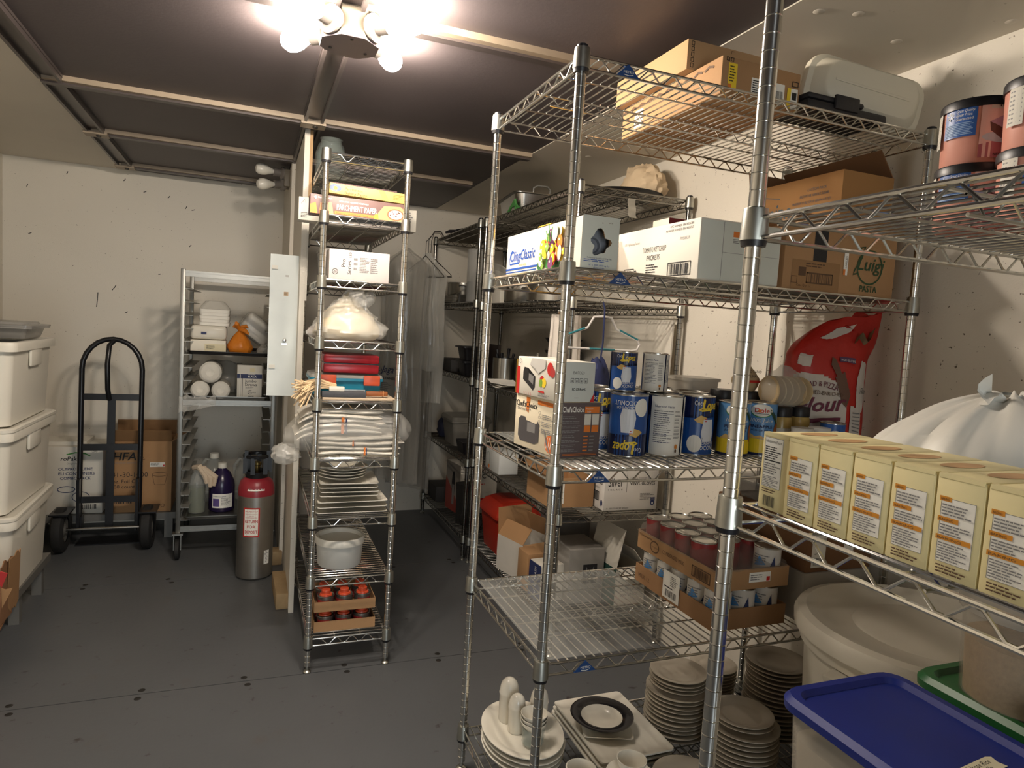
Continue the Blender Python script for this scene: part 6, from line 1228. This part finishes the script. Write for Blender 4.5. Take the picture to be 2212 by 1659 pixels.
# ---------------------------------------------------------------- nearest shelving goods
D1, D2, D3 = 1.7155, 1.2705, .6755
frost = mat('frosting_pink', 'DE9A88', .35, var=.03)
def frosting(label, x, y, z, rz):
    T = thing('frosting_tub', label, 'tub', (x, y, z), rz, 'frosting tubs'); r, h = .05, .096
    MB().lathe([(0, 0), (r*.92, 0), (r*.94, .003), (r, h-.012), (r, h-.01)], n=40).build('body', frost, T)
    MB().lathe([(r*.99, h-.014), (r*1.05, h-.014), (r*1.055, h-.003), (r*1.02, h), (r*.96, h), (r*.94, h-.003), (0, h-.003)], n=40).build('lid', M['blackring'], T)
    P = Print(); P.rect(-.055, .04, -.008, .085, mat('frost_blue', '2E5EA8', .4), 8).text('Great Quality.', -.037, .0765, .0062, 'paper', w=.026, shear=.2).text('Great Price.', -.037, .0705, .0062, 'paper', w=.023, shear=.2).text('Guaranteed.', -.037, .0645, .0062, 'paper', w=.025, shear=.2)
    for k in range(6): a = k*pi/3+pi/6; P.stroke([(-.0455+.0022*cos(a), .073+.0022*sin(a)), (-.0455+.006*cos(a), .073+.006*sin(a))], .0016, 'paper')
    for k in range(8): P.rect(-.052, .043+.0024*k, -.012-.002*(k % 3), .0442+.0024*k, mat('pale_blue_print', '8fb0d8', .5), 6, 0)
    P.h += 1; P.rect(-.003, .006, .062, .088, mat('pale_pink_print', 'E4C2BC', .4), 10).poly([(-.003, .006), (-.003, .025), (.025, .033), (.062, .03), (.062, .006)], mat('rose_print', 'a8606a', .4)).ell(.028, .036, .028, .008, mat('plate_print', 'b9c6d4', .4)).poly([(.01, .045), (.008, .058), (.024, .05), (.024, .034)], mat('cake_brown', '5a3530', .5)).poly([(.024, .034), (.024, .05), (.045, .056), (.042, .042)], mat('cake_dark', '7a4a55', .5)).poly([(.008, .058), (.026, .068), (.045, .056), (.024, .05)], mat('cake_pink', 'b08fa8', .5)).rect(.008, .077, .058, .087, 'cardw', 6).bars(.016, .079, .05, .086, 'ink').text('NET WT 16 OZ', .015, .009, .005, 'ink')
    P.rect(-.085, .03, -.062, .085, 'cardw', 4)
    for k in range(8): P.rect(-.083, .034+.006*k, -.065, .036+.006*k, 'inkgrey', 3, 0)
    P.build('label_print', T, cylface(r*.985, -90), base=.0012, step=.00008); return T
for i, (x, y, s) in enumerate(((1.042, .745, .1), (1.022, .636, .75))):
    for k in range(2): frosting(['lower left', 'upper left', 'lower right', 'upper right'][2*i+k]+' pink frosting tub with black lid on the nearest shelving', x, y, D1+.0965*k, turn(x, y)+s)
# row of cream cartons
cream = mat('cream_carton', 'E6D9A6', .5, var=.02); OR = mat('carton_orange', 'D28A24', .5)
CW, CD, CH = .165, .0555, .117
def cream_carton(label, loc, kind, rot=0):
    T = thing('cream_carton', label, 'carton', loc, rot, 'cream cartons'); b = MB(); b.rbox(-CW/2, -CD/2, 0, CW/2, CD/2, CH, .0025, 2); b.build('body', cream, T)
    MB().box(-CW/2-.0006, -CD/2+.002, CH-.004, -CW/2+.01, CD/2-.002, CH+.0008).build('flap_edge', cream, T)
    P = Print(); w_ = CD
    if kind == 0:
        P.rect(.006, .035, w_-.012, CH-.006, 'paper').frame(.006, .035, w_-.012, CH-.006, .0006, 'inkgrey').text('Nutrition Facts', .008, CH-.014, .006, 'ink', w=.032).lines(.008, .078, w_-.014, .098, 6, 'ink').rect(.008, .075, w_-.014, .0768, 'ink').lines(.008, .055, w_-.014, .073, 5, 'inkgrey').lines(.008, .036, w_-.014, .053, 7, 'inkgrey', seed=4).lines(.008, .026, w_-.012, .033, 2, 'inkbrown').bars(.012, .006, w_-.02, .022, 'ink').build('print', T, boxface(CW, CD, CH, 'L'))
    else:
        P.rect(.008, .018, w_-.008, CH-.026, 'paper').frame(.008, .018, w_-.008, CH-.026, .0005, 'inkgrey')
        for v0, ln in ((CH-.03, .014), (CH-.053, .024), (CH-.074, .04)): P.rect(.006, v0, .006+ln, v0+.0055, OR).text('BAKING', .0075, v0+.001, .004, 'inkbrown', w=ln*.7)
        P.lines(.01, CH-.046, w_-.01, CH-.032, 4, 'inkgrey', seed=2).lines(.01, CH-.068, w_-.01, CH-.055, 4, 'inkgrey', seed=3).lines(.01, .02, w_-.01, CH-.076, 7, 'inkgrey', seed=4).lines(.01, .005, w_-.01, .016, 3, 'inkbrown', seed=5).build('print', T, boxface(CW, CD, CH, 'L'))
    Print().ell(CW*.5, CD*.5, .035, .015, mat('faded_top_print', 'C9A070', .5)).build('top_print', T, boxface(CW, CD, CH, 'T')); return T
nm = ['farthest cream carton, showing nutrition facts, beside the nearest post', 'second cream carton from the nearest post', 'third cream carton from the nearest post', 'fourth cream carton from the nearest post', 'fifth cream carton from the nearest post', 'sixth cream carton from the nearest post', 'seventh cream carton from the nearest post', 'eighth cream carton from the nearest post', 'ninth cream carton from the nearest post, mostly out of frame']
for i in range(9): cream_carton(nm[i], (.735+CW/2+(.004 if i == 0 else 0), .785-i*.0572, D2), min(i, 1))
# white plastic bag behind the cartons
T = thing('white_bag', 'big knotted white plastic bag behind the cream cartons', 'bag', (1.15, .715, D2))
wb = mat('white_bag_plastic', 'D6D4CC', .38, var=.03, bump=.35, bscale=9)
def bagf(u, v):
    a = 2*pi*u; h = v; R = max(.1, (1-min(1, h)**2.3*.985)**.62)
    k = 1+.06*sin(a*9+h*3)*h+.05*noise.noise(Vector((cos(a)*2, sin(a)*2, h*3)))+.05*sin(a*17+2)*max(0, h-.3)+.03*sin(a*29+h*5)*max(0, h-.2)
    b_ = .93 if h < .03 else 1
    return (.245*R*k*cos(a)*b_, .19*R*k*sin(a)*b_, .195*(h**1.05)+.012*noise.noise(Vector((cos(a)*2, sin(a)*3, 4)))*(h > .1))
MB().grid(90, 40, bagf, wrap=True).build('bag', wb, T)
b = MB(); b.grid(10, 8, lambda u, v: (-.02-.075*u+.012*v*u, -.012+.012*sin(v*7+u*3), .178+.012*u+.045*(v-.35)*u+.008*sin(u*9+v*5))); b.grid(10, 8, lambda u, v: (.01+.05*u, .012*sin(v*6+u*4), .178+.006*u+.025*(v-.4)*u)); b.lathe([(.035, .165), (.02, .178), (.026, .19), (.03, .194), (.012, .186), (0, .18)], n=18); b.build('knot_ears', wb, T)
Print().text('Thank', 0, .05, .05, MC['green_ink2'] if 'green_ink2' in MC else M['green_ink2'], rot=.9, w=.06).build('print', T, lambda u, v, h: (lambda p: (p[0]*1.01, p[1]*1.02-.002, p[2]))(bagf((-.36+u*1.1) % 1, .15+v*3.2)))
T = carton('box_tan', 'tan and blue box behind the white bag at the right edge', (1.56, .7, D2), 0, .18, .16, .26, mat('tan_box_card', 'BFA27E', .6)); Print().rect(0, .02, .16, .12, 'blue_ink').rect(.05, .04, .16, .1, 'paper').text('NABISCO', .06, .06, .03, 'ink').lines(.02, .15, .14, .24, 6, 'ink').build('print', T, boxface(.18, .16, .26, 'L'))
jar('dark-lidded jar at the right edge beside the white bag', 1.07, .46, .03, .09, mat('dark_brown_jar', '3a2a26', .3), M['blackring'], z=D2)
# ---------------------------------------------------------------- bin and food boxes
T = thing('round_bin', 'round off-white bin with lid standing between the shelves', 'bin', (1.645, 1.165, 0)); bp_ = mat('offwhite_bin_plastic', 'C7C1B2', .5, var=.04, scale=6)
MB().lathe([(0, .0), (.235, 0), (.245, .012), (.282, .74), (.296, .745), (.299, .775), (.29, .78), (.275, .745), (.24, .02), (0, .015)], n=56).build('body', bp_, T)
MB().lathe([(.292, .782), (.312, .778), (.314, .806), (.306, .82), (.285, .826), (.272, .818), (.25, .816), (.24, .808), (.17, .806), (.16, .814), (0, .816)], n=56).build('lid', bp_, T)
for a in (196, 80): MB().loft([[(-.05, -.004, .58), (.05, -.004, .58), (.05, .03, .58), (-.05, .03, .58)], [(-.075, -.05, .70), (.075, -.05, .70), (.075, .03, .70), (-.075, .03, .70)], [(-.09, -.055, .742), (.09, -.055, .742), (.09, .02, .742), (-.09, .02, .742)]]).build('handle', bp_, T, (.283*cos(radians(a)), .283*sin(radians(a)), 0), radians(a+90))
MB().rbox(-.07, -.012, .755, .07, .03, .79, .006).build('lid_tab', bp_, T, (.315*cos(radians(262)), .315*sin(radians(262)), 0), radians(262+90))
def foodbox(label, x0, x1, y0, y1, z, lidm_, fill=None, tagtxt=None, bodym='clearbox'):
    w_, d = x1-x0, y1-y0; T = thing('food_box', label, 'food box', ((x0+x1)/2, (y0+y1)/2, z)); h = .215
    M.setdefault('clearbox', mat('clear_food_box', 'B9B2A6', .12, alpha=.42))
    MB().loft([rr(w_-.035, d-.035, 0, .03), rr(w_-.012, d-.012, h, .035), rr(w_-.02, d-.02, h, .033), rr(w_-.043, d-.043, .004, .028)], True, False).build('body', M[bodym], T)
    MB().rbox(-.004, -.07, h-.06, .004, .07, h-.04, .003).build('grip', M[bodym], T, (-w_/2+.004, 0, 0))
    if fill: MB().loft([rr(w_-.05, d-.05, .006, .025), rr(w_-.03, d-.03, h*.75, .03)], True, True).build('contents', fill, T)
    b = MB(); b.loft([rr(w_-.004, d-.004, h-.004, .035), rr(w_+.012, d+.012, h-.002, .04), rr(w_+.014, d+.014, h+.012, .04), rr(w_-.002, d-.002, h+.022, .036), rr(w_-.03, d-.03, h+.022, .03), rr(w_-.042, d-.042, h+.012, .026)], True, True); b.build('lid', lidm_, T)
    if tagtxt:
        P = Print(); P.poly([(.0, .0), (.012, .012), (.0, .024), (.006, .026), (.085, .028), (.095, .024), (.09, .012), (.094, .0), (.02, -.002)], mat('masking_tape', 'CFC6A8', .6)).text(tagtxt[0], .016, .0145, .013, 'ink', shear=.3, w=.062).text(tagtxt[1], .032, .003, .013, 'ink', shear=.3, w=.034)
        P.build('tape_label', T, face(tagtxt[2], (cos(.1), sin(.1), 0), (-sin(.1), cos(.1), 0)))
    return T
rice = mat('brown_rice', 'A58B66', .8, var=.25, scale=160, bump=.3)
foodbox('clear food box with blue lid and taped label', .895, 1.165, .43, .885, D3, mat('navy_blue_lid', '14246E', .38, var=.05), mat('white_rice', 'C4B596', .8, var=.15, scale=160), ('Calrose Rice', 'Paella', (-.03, -.045, .2275)))
foodbox('food box with green lid behind the blue-lidded one', 1.215, 1.47, .42, .875, D3, mat('green_lid', '1E5A2C', .4))
T = thing('grain_tub', 'tall round clear tub of brown grain standing on the green lid', 'tub', (1.305, .74, D3+.2275)); MB().lathe([(0, 0), (.085, 0), (.09, .006), (.098, .17), (.1, .172), (.096, .172), (.088, .01), (0, .008)], n=40).build('tub', mat('clear_round_tub', 'B0A797', .15, alpha=.22), T); MB().lathe([(0, .009), (.084, .009), (.09, .115), (0, .115)], n=36).build('grain', rice, T); MB().lathe([(.101, .165), (.105, .167), (.105, .182), (.09, .184), (0, .184)], n=40).build('lid', mat('smoky_lid', '9b958a', .25, alpha=.7), T)
T = thing('white_tub', 'low white plastic tub with recessed lid at the right edge', 'tub', (1.275, .53, D3+.2275), .15); MB().loft([rr(.13, .2, 0, .03), rr(.15, .22, .04, .03), rr(.16, .23, .042, .03), rr(.16, .23, .055, .03), rr(.12, .19, .055, .03), rr(.115, .185, .045, .03)], True, True).build('tub', M['poly'], T)
